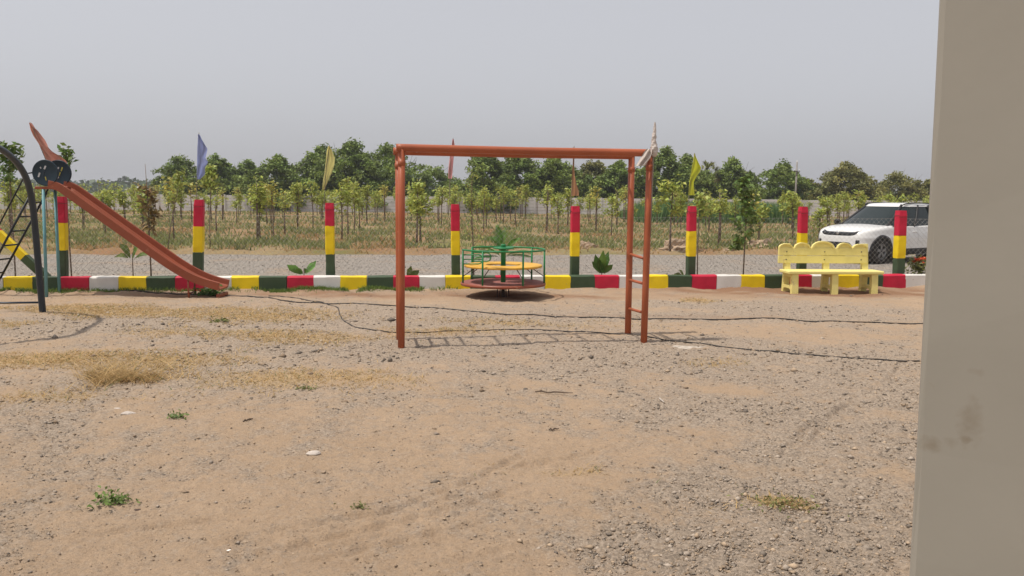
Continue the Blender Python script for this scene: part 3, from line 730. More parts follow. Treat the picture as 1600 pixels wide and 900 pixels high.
for (px, py, yy) in ((71, 270, YN - .02), (91.5, 270.5, YF + .02)):
    c_ = at(px, py, yy); r_ = 19.8 * yy / F
    mb = MB(); mb.lathe(tuple(c_), [(.001, -.012), (r_ - .012, -.012), (r_, -.016), (r_ + .006, 0), (r_, .016), (r_ - .012, .012), (.001, .012)], 40, 'y')
    dk_ = mb.build('side_disc', M['disc'], sl_)
    k_ = yy / F; front = c_ - Vector((0, .0165, 0))
    if px < 80: marks = [((-10.5, 0), (-8, 6.5), 2.4, 'sticker_white'), ((-7, -8.8), (-5.7, -6.5), 1.6, 'sticker_white'), ((-.9, -10.5), (1.6, -5.5), 2.4, 'sticker_white'), ((-4, 6), (-1, -3), 1.2, 'navy'), ((.2, 6), (1.5, 12), 1.6, 'sticker_yellow')]
    else: marks = [((1.3, -9), (0, -6.5), 2, 'sticker_white'), ((7, -9), (5, -3), 2.2, 'sticker_yellow'), ((3.5, -1.5), (1.5, 4), 1.6, 'sticker_yellow'), ((-1.5, 8), (.5, 5.5), 2, 'sticker_white')]
    for (a, b, w_, mm) in marks:
        if px < 80 and mm == 'sticker_white' and a[1] != -8.8: a, b = (b[0], a[1]), (a[0], b[1])
        pa = front + Vector((a[0] * k_, 0, -a[1] * k_)); pb = front + Vector((b[0] * k_, 0, -b[1] * k_))
        d_ = (pb - pa); wv = Vector((-d_.z, 0, d_.x)).normalized() * (w_ * k_ / 2)
        mb = MB(); mb.add([pa - wv, pa + wv, pb + wv, pb - wv] + [q + Vector((0, .006, 0)) for q in (pa - wv, pa + wv, pb + wv, pb - wv)], [(0, 1, 2, 3), (4, 7, 6, 5), (0, 4, 5, 1), (1, 5, 6, 2), (2, 6, 7, 3), (3, 7, 4, 0)])
        mb.build('sticker', M[mm], dk_)
for (xt, yt, xb, yb, yy) in ((67.5, 294, 72.5, 463, YN), (86, 294, 93, 460, YF)):
    b_ = gnd(xb, yb); b_.y = yy; b_.x = at(xb, yb, yy).x; b_.z = -.1; t_ = at(xt, yt, yy)
    mb = MB(); mb.tube([b_, t_], .026, 10); mb.build('leg', M['teal'], sl_)
mb = MB(); mb.tube([at(76, 294, YS), at(69, 306, YS), at(60, 324, YS)], .014, 6); mb.build('brace', M['black'], sl_)
# foot frame
for (xt, yt, xb, yy) in ((294, 436, 294.5, YN), (304, 439, 304, YF)):
    t_ = at(xt, yt, yy); mb = MB(); mb.tube([Vector((t_.x, yy, -.06)), t_], .017, 8); mb.build('leg', M['chute'], sl_)
a = at(294, 455, YN); mb = MB(); mb.tube([(a.x, YN, .06), (at(304, 455, YF).x, YF, .06)], .012, 6); mb.build('brace', M['chute'], sl_)
a = at(340, 455, YN); mb = MB(); mb.box((a.x, YS, .03), (.05, .44, .06)); mb.build('foot_plate', M['chute'], sl_)
# ladder: two rails, hand rail, rungs
def lad(x0, y0, x1, y1, yy, ext): a, b = at(x0, y0, yy), at(x1, y1, yy); return a, b + (b - a) * ext
nA, nB = lad(50, 300, 0, 393, YN, .38); fA, fB = lad(62, 312, 0, 426, YF, .0)
nB = nA + (nB - nA) * (nA.z / (nA.z - nB.z)); fA = Vector((nA.x, YF, nA.z)); fB = Vector((nB.x, YF, nB.z))
for a, b in ((nA, nB), (fA, fB)): mb = MB(); mb.tube([a, b], .019, 8); mb.build('ladder_rail', M['black'], sl_)
for i in range(7):
    u = (i + .7) / 7.2; mb = MB(); mb.tube([nA.lerp(nB, u), fA.lerp(fB, u)], .014, 6); mb.build('rung', M['black'], sl_)
up = Vector((-.17, 0, .22))
a, b = nA + Vector((-.08, -.01, .30)), nA.lerp(nB, .78) + Vector((-.16, -.01, .12)); mb = MB(); mb.tube([nA + Vector((.05, -.01, .32)), a, b], .014, 6); mb.build('hand_rail', M['black'], sl_)
for u in (.12, .6): mb = MB(); mb.tube([nA.lerp(nB, u), a.lerp(b, u + .1)], .010, 6); mb.build('hand_rail_post', M['black'], sl_)

flag('flag', 'long torn salmon flag flying above the slide discs', lambda px, py: at(px, py, YF + .08), [(192, 46.5, 47.8), (203, 49.5, 56), (213, 54, 60.5), (222, 60, 66), (230, 64.5, 71), (236, 67, 77), (243, 69, 87), (250, 71, 94), (258, 73, 96)], [(46.5, 191), (60, 223), (76, 262), (84, 284)], (.85, .50, .40), .007, .05)

# ------------------------------------------------------------------ arched swing frame at the left edge
ar = thing('arched_swing_frame', gnd(67, 487), 'dark navy steel tube of an arched swing frame at left edge', 'swing')
b0 = gnd(67, 487)
ap = [(67.2, 490, 0.0), (64, 458, .08), (60.5, 420, .18), (57, 380, .30), (53.5, 340, .44), (50, 310, .58), (45, 287, .74), (37, 267, .92), (26, 252, 1.12), (12, 239, 1.34), (-4, 229.5, 1.6), (-30, 220, 2.0), (-62, 216, 2.45)]
path = [at(x_, y_, b0.y - d_) for x_, y_, d_ in ap]; path[0].z = -.1
end = path[-1]; far_foot = Vector((end.x - 1.1, end.y - 1.5, -.1))
path += [end + Vector((-.45, -.45, -.10)), end + Vector((-.75, -.85, -.55)), far_foot]
path = resample(path, 60)
for _ in range(3): path = [path[0]] + [(path[i - 1] + path[i] * 2 + path[i + 1]) / 4 for i in range(1, len(path) - 1)] + [path[-1]]
mb = MB(); mb.tube(path, [.047 - .010 * min(1, i / 40) for i in range(len(path))], 14); mb.build('arched_tube', M['navy'], ar)
a = at(63, 472.5, b0.y); b = at(-60, 474, b0.y - .05); mb = MB(); mb.tube([a, b], .015, 8); mb.build('cross_bar', M['navy'], ar)

# ------------------------------------------------------------------ bench
bl = gnd(1241, 459); br_ = gnd(1365, 459.3)
BA = math.atan2(br_.y - bl.y, br_.x - bl.x)
be = thing('bench', ((bl + br_) / 2), 'pale yellow concrete garden bench with scalloped back before the kerb', 'bench', None, BA)
legx = (br_ - bl).length / 2
SD = .44                                              # seat depth; front feet at y=0, back to +y
def lb(mb, nm, mat=None, par=None): return mb.build(nm, mat or M['bench'], par or be, local=True)
for i, lx in enumerate((-legx, 0.0, legx)):
    mb = MB(); w_ = .115; X = lx - w_ / 2
    # one cast side frame: front leg, raked back leg that runs on up behind the backrest, stretcher and seat bearer
    mb.prism([(-.045, -.04), (.055, -.04), (.075, .36), (-.02, .36)], (X, 0, 0), (0, 1, 0), (0, 0, 1), (w_, 0, 0))
    mb.prism([(.40, -.04), (.50, -.04), (.455, .36), (.50, .90), (.43, .90), (.365, .36)], (X + .001, 0, 0), (0, 1, 0), (0, 0, 1), (w_ - .002, 0, 0))
    mb.prism([(.03, .06), (.12, .085), (.34, .085), (.43, .06), (.42, .14), (.04, .14)], (X + .003, 0, 0), (0, 1, 0), (0, 0, 1), (w_ - .006, 0, 0))
    mb.prism([(-.01, .30), (.44, .30), (.44, .363), (-.01, .363)], (X + .002, 0, 0), (0, 1, 0), (0, 0, 1), (w_ - .004, 0, 0))
    lb(mb, 'leg_frame')
mb = MB(); mb.box((.01, .185, .392), (1.80, .47, .058), b=.014); lb(mb, 'seat')
BW = 1.70; bx0 = -BW / 2 - .075
yb_ = .40
for z0, z1 in ((.535, .672), (.680, .822)):
    mb = MB(); mb.box((bx0 + BW / 2, yb_, (z0 + z1) / 2), (BW, .055, z1 - z0), b=.006); pl_ = lb(mb, 'back_plank')
    for lx in (-legx + .02, 0, legx - .04):
        mb = MB(); mb.lathe((lx - .05, yb_ - .0275, (z0 + z1) / 2), [(.001, -.010), (.010, -.008), (.013, 0)], 10, 'y'); lb(mb, 'bolt', M['bolt'], pl_)
hump = [(.00, .262, .080), (.296, .30, .100), (.628, .430, .130), (1.115, .28, .100), (1.415, .282, .078)]
for i, (u, wd2, hh) in enumerate(hump):
    cx = bx0 + u + wd2 / 2; n_ = 18
    outer = [(wd2 / 2 * math.cos(3.1416 * k_ / n_), hh * math.sin(3.1416 * k_ / n_)) for k_ in range(n_ + 1)]
    mb = MB(); mb.prism(outer, (cx, yb_ + .026, .8225), (1, 0, 0), (0, 0, 1), (0, -.040, 0)); hp = lb(mb, 'back_hump')
    inner = [(p[0] * .84, p[1] * .80) for p in outer]
    mb = MB(); poly = outer + inner[::-1]
    vs = []; fs = []
    for p in outer + inner: vs.append((cx + p[0], yb_ - .014, .8225 + p[1]))
    for p in outer + inner: vs.append((cx + p[0], yb_ - .040, .8225 + p[1]))
    N = n_ + 1
    for k_ in range(n_):
        fs += [(2 * N + k_, 2 * N + k_ + 1, 3 * N + k_ + 1, 3 * N + k_), (k_, k_ + 1, 2 * N + k_ + 1, 2 * N + k_), (N + k_, N + k_ + 1, 3 * N + k_ + 1, 3 * N + k_)]
    mb.add(vs, fs); lb(mb, 'hump_rim', None, hp)
    # worn cast ornament, too soft to read
    rg = random.Random(i + 3); mb = MB(); ln = wd2 * (.42 if i == 2 else .22)
    for q in range(6 if i == 2 else 3):
        xx = cx - ln / 2 + ln * (q + .5) / (6 if i == 2 else 3); hz = hh * .42
        mb.box((xx, yb_ - .016, .8225 + hz + rg.uniform(-.005, .005)), (ln / 9, .012, hh * .28), b=.004)
        mb.box((xx + ln / 14, yb_ - .0165, .8225 + hz + rg.choice((-.012, .012))), (ln / 8, .011, hh * .10), b=.003)
    lb(mb, 'cast_ornament', None, hp)

# ------------------------------------------------------------------ hoses and small things on the ground
def hose(label, px, r=.011):
    P = [gnd(*p) for p in px]; P = resample(P, max(30, len(P) * 8))
    for _ in range(4): P = [P[0]] + [(P[i - 1] + P[i] * 2 + P[i + 1]) / 4 for i in range(1, len(P) - 1)] + [P[-1]]
    P = [Vector((p.x, p.y + .012 * math.sin(i * .21) + .006 * math.sin(i * .47), float(ground_z(np.array(p.x), np.array(p.y))) + r * .6)) for i, p in enumerate(P)]
    mb = MB(); mb.tube(P, r, 7); o = mb.build('hose', M['hose']); return tag(o, label, 'hose', 'black hoses lying on the ground')
hose('black hose running from the kerb past the merry-go-round to the pillar', [(-30, 430), (20, 436), (40, 446), (60, 452), (120, 456), (240, 459), (310, 461), (400, 464), (455, 471), (520, 475), (620, 478), (700, 484), (790, 492), (900, 496), (1010, 499), (1090, 500), (1180, 498), (1290, 503), (1380, 505), (1450, 507)], .010)
hose('black hose looping forward and passing under the monkey bars', [(420, 463), (470, 467), (510, 474), (528, 482), (531, 493), (535, 502), (560, 514), (600, 519), (660, 520), (720, 517), (780, 514), (850, 516), (930, 521), (1000, 524), (1060, 533), (1140, 544), (1220, 553), (1320, 560), (1450, 566)], .008)

def pebble(name, px, py, size, mat, label, cat='stone', flat=.45, seed=1, group=None):
    g = gnd(px, py); rg = random.Random(seed); mb = MB(); n_ = 10; vs = []; fs = []
    prof = [(.35, .0), (.9, .12), (1.0, .45), (.75, .85), (.3, 1.0)]
    rad = [rg.uniform(.75, 1.2) for _ in range(n_)]
    for (q, h_) in prof:
        for k_ in range(n_):
            a = 6.283 * k_ / n_; vs.append((g.x + size[0] * q * rad[k_] * math.cos(a), g.y + size[1] * q * rad[k_] * math.sin(a), size[2] * h_ - .006 + rg.uniform(-.1, .1) * size[2] * .5 + g.z))
    for i in range(4):
        for k_ in range(n_): l = (k_ + 1) % n_; fs.append((i * n_ + k_, i * n_ + l, i * n_ + n_ + l, i * n_ + n_ + k_))
    fs.append(tuple(range(n_ - 1, -1, -1))); fs.append(tuple(4 * n_ + k_ for k_ in range(n_)))
    mb.add(vs, fs); o = mb.build(name, mat); z0 = float(ground_z(np.array(g.x), np.array(g.y))) if g.y < 14 else 0
    o.location.z = z0; return tag(o, label, cat, group)
PALE = paint('pale stone', (.48, .42, .37), .9, .15, 20, .6, 60)
pebble('flat_stone', 491, 711, (.055, .035, .028), PALE, 'pale flat stone lying on bare sand in the left foreground', 'stone', seed=4)
pebble('paper_scrap', 361, 861, (.022, .010, .005), paint('white scrap', (.85, .83, .8), .7, .03, 4, 0), 'small white paper scrap on the sand at bottom left', 'scrap', seed=5)
for i, (px, py, s, lab) in enumerate(((867, 832, .020, 'small dark stone on sand at bottom centre'), (855, 828, .012, 'tiny white chip beside a dark stone at bottom centre'), (200, 646, .06, 'pale flat slab half buried in gravel at left'), (182, 637, .03, 'small pale stone above the half buried slab'), (985, 777, .014, 'small pinkish stone on sand right of centre'), (215, 794, .022, 'dark pebble to the right of the leafy weed'))):
    pebble('stone', px, py, (s, s * .6, s * .4), (M['rust'] if 'dark' in lab else PALE), lab, 'stone', seed=20 + i)
for i, (pa, pb, lab) in enumerate((((836, 614), (895, 616), 'long dry twig lying on the sand below the monkey bars'), ((858, 674), (873, 672), 'short brown twig on the sand right of centre'), ((1030, 625), (1038, 631), 'short pale straw stick right of centre'), ((380, 661), (395, 656), 'short dark twig among gravel at left'))):
    a, b = gnd(*pa), gnd(*pb); mb = MB(); P = [a.lerp(b, q / 6) + Vector((0, .02 * math.sin(q * 2.1), .012 + .004 * (q % 2))) for q in range(7)]
    mb.tube(P, [.005, .007, .006, .007, .006, .005, .003], 5); o = mb.build('twig', M['stake'] if i != 2 else PALE); tag(o, lab, 'twig')
# spilled lime powder by the ladder foot
g0 = gnd(1075, 542); mb = MB(); vs = [(g0.x, g0.y, .016)]; n_ = 40
for ring in (.35, .7, 1.0):
    for k_ in range(n_):
        a = 6.283 * k_ / n_; q = ring * (1 + .3 * math.sin(3 * a + 1) + .2 * math.sin(7 * a)); vs.append((g0.x + .20 * q * math.cos(a), g0.y + .09 * q * math.sin(a), .016 - .012 * ring ** 2))
fs = [(0, 1 + k_, 1 + (k_ + 1) % n_) for k_ in range(n_)]
for r_ in range(2):
    for k_ in range(n_): l = (k_ + 1) % n_; fs.append((1 + r_ * n_ + k_, 1 + r_ * n_ + n_ + k_, 1 + r_ * n_ + n_ + l, 1 + r_ * n_ + l))
mb.add(vs, fs, True); o = mb.build('lime_powder', paint('lime powder', (.43, .37, .31), .95, .25, 18, .5, 60)); o.location.z = float(ground_z(np.array(g0.x), np.array(g0.y))) - .004
tag(o, 'pale powder spilled on gravel beside the right ladder foot', 'powder')

# ------------------------------------------------------------------ plants
def leaf_mesh(specs, m, name, parent, o0=Vector((0, 0, 0)), face=None):
    """specs: (base, direction, length, width, droop, shade) -> curved leaf of 3 quads pairs"""
    V = []; Fc = []; cl = []
    for (b, d, L, w_, droop, sh) in specs:
        d = d.normalized(); side = d.cross(Vector((0, 0, 1)) if face is None else face)
        side = side.normalized() if side.length > .05 else Vector((1, 0, 0))
        nrm = side.cross(d); o_ = len(V)
        for q, ww in ((0, .15), (.3, .85), (.62, 1.0), (1.0, .06)):
            c_ = b + d * (L * q) - Vector((0, 0, 1)) * (droop * L * q * q)
            for e in (-1, 0, 1): V.append(c_ + side * (e * ww * w_ / 2) + nrm * (abs(e) * w_ * .12)); cl.append(sh)
        for r_ in range(3):
            for e in range(2): a = o_ + r_ * 3 + e; Fc.append((a, a + 1, a + 4, a + 3))
    return np_mesh(name, np.array([tuple(v - o0) for v in V]), np.array(Fc), m, parent, np.array(cl), True)
def rdir(rg, up0, up1):
    a = rg.uniform(0, 6.283); e = rg.uniform(up0, up1); return Vector((math.cos(a) * math.cos(e), math.sin(a) * math.cos(e), math.sin(e)))
def shade(rg, lo=.65, hi=1.3, warm=.15):
    q = rg.uniform(lo, hi); w_ = rg.uniform(-warm, warm); return (q * (1 + w_), q, q * (1 - abs(w_)))

def quad_leaves(name, pos, size, cols, m, parent, aspect=.55, flat=.5):
    """many small diamond leaves; pos (n,3), size (n)"""
    n = len(pos); nrm = NR.normal(size=(n, 3)); nrm[:, 2] = np.abs(nrm[:, 2]) + flat; nrm /= np.linalg.norm(nrm, axis=1, keepdims=True)
    a = NR.normal(size=(n, 3)); a -= nrm * np.sum(a * nrm, 1, keepdims=True); a /= np.linalg.norm(a, axis=1, keepdims=True); b = np.cross(nrm, a)
    s = size[:, None]; V = np.stack([pos - a * s * .5, pos + b * s * aspect * .5 + nrm * s * .06, pos + a * s * .5 - nrm * s * .10, pos - b * s * aspect * .5 + nrm * s * .06], 1).reshape(-1, 3)
    Fc = (np.arange(n)[:, None] * 4 + np.arange(4)[None])
    return np_mesh(name, V, Fc, m, parent, np.repeat(cols, 4, 0))

# --- orchard saplings: eight shapes, each then copied
def make_sapling(seed, dense=1.0, forked=False, dry=False):
    rg = random.Random(seed); h = rg.uniform(1.75, 2.35)
    root = bpy.data.objects.new('sapling', None); C.objects.link(root); root.empty_display_size = .1
    mb = MB(); top = Vector((rg.uniform(-.1, .1), rg.uniform(-.1, .1), h * .90))
    tr = [Vector((0, 0, -.12)), Vector((rg.uniform(-.03, .03), rg.uniform(-.03, .03), h * .35)), Vector((top.x * .5, top.y * .5, h * .65)), top]
    mb.tube(tr, [.030, .026, .021, .008], 6); tips = []
    for k_ in range(rg.randint(6, 9)):
        u = rg.uniform(.50, .93); b = Vector((top.x * u, top.y * u, h * .90 * u)); d = rdir(rg, .25, 1.0); L = rg.uniform(.18, .42)
        e = b + d * L; mb.tube([b, b + d * L * .5 + Vector((0, 0, .02)), e], [.010, .007, .003], 4); tips += [e, b.lerp(e, .6)]
    tips.append(top)
    mb.build('trunk', M['bark'], root)
    if rg.random() < .6:
        mb = MB(); sx = rg.choice((-.07, .07)); mb.tube([(sx, .03, -.1), (sx * .7 + rg.uniform(-.03, .03), .02, h * rg.uniform(.6, .95))], .013, 5); mb.build('stake', M['stake'], root)
    pos = []; 
    for t_ in tips:
        for _ in range(int(rg.randint(11, 19) * dense)): pos.append((t_.x + rg.gauss(0, .10), t_.y + rg.gauss(0, .10), t_.z + rg.gauss(.01, .085)))
    if forked:
        for _ in range(45): z_ = rg.uniform(.35, .7) * h; pos.append((rg.gauss(0, .10), rg.gauss(0, .10), z_))
    pos = np.array(pos); n = len(pos); q = NR.uniform(.55, 1.35, (n, 1)); w_ = NR.uniform(0, 1, (n, 1))
    cl = q * (np.array([[.85, 1.0, .9]]) + w_ * np.array([[.35, .05, -.1]]))
    if dry: cl = cl * np.array([[1.12, .92, .95]])
    quad_leaves('crown', pos, NR.uniform(.10, .19, n), cl, M['leaf_sap'], root, .5, .7)
    return root
protos = [make_sapling(100 + i, (1.1, .8, 1.3, .6, 1.0, 1.2, .45, .9, 1.1, .7)[i], i in (2, 5, 8), i in (3,)) for i in range(10)]
NEAR = [(272, 376, 1.05), (339, 368, 1.0), (402, 381, 1.12), (407, 380, 1.0), (427, 374, 1.05), (446, 368, .98), (466, 361, 1.0), (418, 351, 1), (489, 358, 1.05), (534, 376, 1.1), (544, 369, 1.05), (554, 362, 1.1), (562, 360, 1), (651, 388, 1.12), (656, 381, 1.0), (574, 352, 1), (586, 350, 1), (601, 348, 1),
        (736, 353, 1.0), (756, 365, 1.05), (806, 352, 1.05), (776, 348, 1), (853, 365, 1.05), (872, 366, 1.0), (931, 364, 1.0), (955, 371, 1.0), (1047, 396, 1.12), (1108, 363, .95), (1122, 387, 1.0), (1125, 380, 1.05), (1186, 381, .92), (1238, 376, 1.05), (1171, 389, .8), (1292, 372, 1.0), (1278, 398, .62), (1340, 368, 1.0), (20, 372, 1.05), (55, 362, 1.0), (130, 360, 1.0), (165, 366, 1.0), (195, 358, 1.0), (300, 352, 1.0), (370, 350, 1.0), (690, 355, 1.0), (905, 350, 1.0), (1010, 352, 1.0), (1058, 358, 1.0), (1222, 352, 1.0), (1310, 350, 1.0), (225, 372, 1.0), (15, 350, 1.0), (95, 350, 1.0), (1385, 352, 1.0)]
BAYS = [(96, 'left of the slide leg post'), (311, 'behind the slide chute'), (515, 'between the blue and pale yellow flags'), (711, 'between the pale yellow and pink flags'), (899, 'between the pink and tan flags'), (1081, 'between the tan and lime flags'), (1255, 'between the lime flag and the bench post'), (2000, 'behind the white car')]
FAR = []
ORD = ['first', 'second', 'third', 'fourth', 'fifth', 'sixth', 'seventh', 'eighth', 'ninth', 'tenth', 'eleventh', 'twelfth', 'thirteenth']
count = {}
used = set(); placed = []
def place_sapling(i, loc, sc_, lab, group):
    k_ = i % len(protos)
    o = protos[k_] if k_ not in used else copy_tree(protos[k_]); used.add(k_)
    o.location = loc; o.rotation_euler.z = rng.uniform(0, 6.28); o.scale = (sc_, sc_, sc_); tag(o, lab, 'sapling', group); return o
for i, (px, py, s) in enumerate(sorted(NEAR)):
    g = gnd(px, py); bay = next(b for x_, b in BAYS if px < x_); count[bay] = count.get(bay, 0) + 1
    placed.append((g.x, g.y)); g.z = float(field_z(np.array(g.x), np.array(g.y)))
    place_sapling(rng.randint(0, 9), g, s * rng.uniform(.95, 1.08), 'nearer orchard sapling %s, %s from left' % (bay, ORD[count[bay] - 1]), 'nearer orchard saplings')
Yr = 46.0; row = 0; far = 0
while Yr < 76:
    half = Yr * .64 + 1; x_ = -half + rng.uniform(0, 2)
    while x_ < half:
        yy = Yr + rng.uniform(-.8, .8)
        inside = 9 < x_ < 20.5 and yy > 57
        if rng.random() < .74 and not inside and all((x_ - a) ** 2 + (yy - b) ** 2 > 1.4 for a, b in placed):
            z_ = float(field_z(np.array(x_), np.array(yy)))
            FAR.append(place_sapling(rng.randint(0, 9), (x_, yy, z_), rng.uniform(.85, 1.2), 'far', 'far orchard saplings')); far += 1
        x_ += 2.75 + rng.uniform(-.5, .5)
    Yr += 3.6; row += 1

UNITS = ['', 'first', 'second', 'third', 'fourth', 'fifth', 'sixth', 'seventh', 'eighth', 'ninth']
def ordinal(k_):
    if k_ <= 13: return ORD[k_ - 1]
    if k_ < 20: return {14: 'fourteenth', 15: 'fifteenth', 16: 'sixteenth', 17: 'seventeenth', 18: 'eighteenth', 19: 'nineteenth'}[k_]
    t10, u10 = divmod(k_, 10); return ({2: 'twentieth', 3: 'thirtieth', 4: 'fortieth', 5: 'fiftieth'}[t10] if u10 == 0 else {2: 'twenty', 3: 'thirty', 4: 'forty', 5: 'fifty'}[t10] + '-' + UNITS[u10])
count = {}
for o in sorted(FAR, key=lambda q: q.location.x / q.location.y):
    px = W / 2 + F * o.location.x / o.location.y; bay = next(b for x_, b in BAYS if px < x_); count[bay] = count.get(bay, 0) + 1
    o['label'] = 'small far orchard sapling %s, %s from left' % (bay, ordinal(count[bay]))

# --- plants along the fence
def base(px, py=429): g = on_line(px, py, POFF + .12); g.z = .0; return g
def broad(px, name, label, leaves, m, cat='plant', stem=0):
    b = base(px); t_ = thing(name, b, label, cat); sp = []
    rg = random.Random(int(px))
    for (dx, dz, L, w_, dr) in leaves: sp.append((b + Vector((dx * .08, rg.uniform(-.03, .03), .02 + stem)), Vector((dx, rg.uniform(-.5, .3), dz)), L, w_, dr, shade(rg)))
    for q in sp: leaf_mesh([q], m, 'leaf', t_, b, Vector((rg.uniform(-.7, .7), -1, .5)))
    mb = MB(); mb.tube([b - Vector((0, 0, .1)), b + Vector((0, 0, .12 + stem))], [.014, .008], 6); mb.build('stem', M['bark'], t_)
    return t_
broad(475, 'broad_leaf_plant', 'broad leaved green plant with two upright leaves behind the kerb', [(-.75, .8, .34, .17, .15), (.6, .9, .32, .16, .1), (.2, .5, .22, .11, .3), (-.3, .4, .28, .12, .4)], M['leaf_bright'], stem=.26)
broad(940, 'leafy_plant', 'bright green leafy plant between tan flag post and ladder', [(-.3, 1, .42, .15, .05), (.25, 1, .45, .14, .05), (0, 1, .50, .16, .02), (-.5, .9, .33, .13, .2), (.5, .8, .32, .13, .2), (.1, .9, .36, .15, .3), (-.15, .9, .36, .14, .25)], M['leaf_bright'], stem=.26)
broad(636, 'low_plant', 'low dark green plant just right of the left orange upright', [(.7, .8, .26, .12, .2), (-.5, .7, .24, .1, .3), (.2, 1, .28, .11, .2), (.9, .3, .22, .1, .3), (-.8, .4, .2, .09, .2)], M['leaf_palm'], stem=.18)
broad(1071, 'drooping_plant', 'drooping narrow leaved plant beside the lime flag post', [(-.9, .7, .42, .06, .6), (-.6, .9, .42, .06, .5), (-.3, 1, .40, .05, .5), (.2, 1, .38, .05, .5), (.6, .9, .34, .05, .6), (-1, .4, .34, .06, .6), (-.8, .9, .40, .05, .7), (.1, .8, .36, .05, .9)], M['leaf_olive'], stem=.14)
broad(208, 'young_banana_plant', 'small green plant leaning behind the slide chute', [(-.4, .9, .5, .12, .4), (.3, 1, .55, .12, .3), (.7, .6, .4, .1, .5), (-.8, .5, .38, .1, .5)], M['leaf_palm'], stem=.55)
# coconut seedling behind the merry-go-round
cb = base(787); cb = cb + KN * .25; t_ = thing('coconut_seedling', cb, 'young coconut palm with feathery fronds behind the merry-go-round', 'palm')
mb = MB(); mb.tube([cb - Vector((0, 0, .1)), cb + Vector((0, 0, .25)), cb + Vector((0, 0, .58))], [.045, .04, .02], 8); mb.build('trunk', M['bark'], t_)
rg = random.Random(3)
for (dx, dy, dz, L, dr) in ((-.85, -.2, .75, .62, .35), (-.6, .3, .5, .5, .5), (-.15, -.1, 1, .62, .05), (.12, .2, 1, .60, .1), (.5, -.3, .9, .60, .25), (.95, 0, .55, .60, .4), (.8, .3, .25, .55, .3), (-.9, .1, .2, .5, .3), (-.35, .3, .95, .55, .25)):
    d = Vector((dx, dy, dz)).normalized(); sp = []; side = d.cross(Vector((0, 0, 1))).normalized(); b0_ = cb + Vector((0, 0, .56))
    for q in range(16):
        u = .18 + .82 * q / 15; c_ = b0_ + d * (L * u) - Vector((0, 0, dr * L * u * u)); ln = .26 * math.sin(min(1, u * 1.05) * 2.6 + .3) + .06
        for e in (-1, 1): sp.append((c_, side * e * .9 + d * .9 + Vector((0, 0, .15)), ln, .03, .35, shade(rg, .7, 1.3)))
    sp.append((b0_, d, L, .03, dr, (1.2, 1.2, .9)))
    leaf_mesh(sp, M['leaf_bright'], 'frond', t_, cb)
# tall slim plants
def tall(px, H_, label, name, m, lo, hi, spread, n, leaf, lean=0.0, stemr=.016, off=.12, aspect=.5, stemmat='bark'):
    b = on_line(px, 429, POFF + off); b.z = 0; t_ = thing(name, b, label, 'plant'); rg = random.Random(int(px) + 5)
    tp = b + Vector((lean, 0, H_)); mb = MB(); tr = [b - Vector((0, 0, .1)), b.lerp(tp, .35) + Vector((rg.uniform(-.03, .03), 0, 0)), b.lerp(tp, .7) + Vector((rg.uniform(-.03, .03), 0, 0)), tp]
    mb.tube(tr, [stemr, stemr * .85, stemr * .6, .004], 6); P = []; 
    for k_ in range(22):
        u = lo + (hi - lo) * k_ / 21; c_ = b.lerp(tp, u); d = rdir(rg, .2, .9); L = spread * rg.uniform(.5, 1.1) * (1.1 - .6 * (k_ / 21)); e = c_ + d * L
        mb.tube([c_, e], [.006, .002], 4)
        for _ in range(n): q = rg.random(); pt = c_.lerp(e, .35 + .7 * q); P.append((pt.x + rg.gauss(0, .04) - b.x, pt.y + rg.gauss(0, .04) - b.y, pt.z + rg.gauss(0, .04)))
    mb.build('stem', M[stemmat], t_); P = np.array(P); q = NR.uniform(.55, 1.4, (len(P), 1)); cl = q * np.array([[1, 1, 1]]) * (1 + NR.uniform(-.12, .12, (len(P), 3)))
    quad_leaves('foliage', P, NR.uniform(.7, 1.3, len(P)) * leaf, cl, m, t_, aspect, .4); return t_
tall(1161, 2.15, 'tall dark leaved shrub on a thin stem right of lime flag', 'tall_shrub', M['leaf_palm'], .34, .98, .36, 24, .12)
tall(24, 2.55, 'taller leafy sapling crown rising behind the arched tube', 'tall_sapling', M['leaf_palm'], .74, 1.0, .34, 16, .12, .0, off=1.6)
tall(112, 2.5, 'small leaf tuft showing just right of the slide discs', 'tall_sapling', M['leaf_palm'], .86, 1.0, .20, 6, .11, .0, off=1.2)
tall(741, 2.15, 'slim feathery tree close to the pink flag post', 'feathery_tree', M['leaf_sap'], .30, 1.0, .26, 16, .075, -.05, aspect=.18)
tall(236, 2.25, 'tall wilting plant tied to a stake behind the slide', 'wilting_plant', M['leaf_dry'], .45, .80, .26, 9, .14, -.03, aspect=.35)
tall(262, 2.3, 'yellowing leafy plant leaning left of the blue flag', 'yellowing_plant', M['leaf_sap'], .55, 1.0, .45, 10, .15, .5, aspect=.4, off=10.8)
tall(1090, 1.75, 'pale leafy sapling just behind the lime flag post', 'leafy_sapling', M['leaf_sap'], .72, 1.0, .30, 9, .12, .0, off=1.4)
tall(330, 2.45, 'round crowned sapling just right of the blue flag', 'round_sapling', M['leaf_sap'], .74, 1.0, .36, 14, .16, .05, off=10.6)
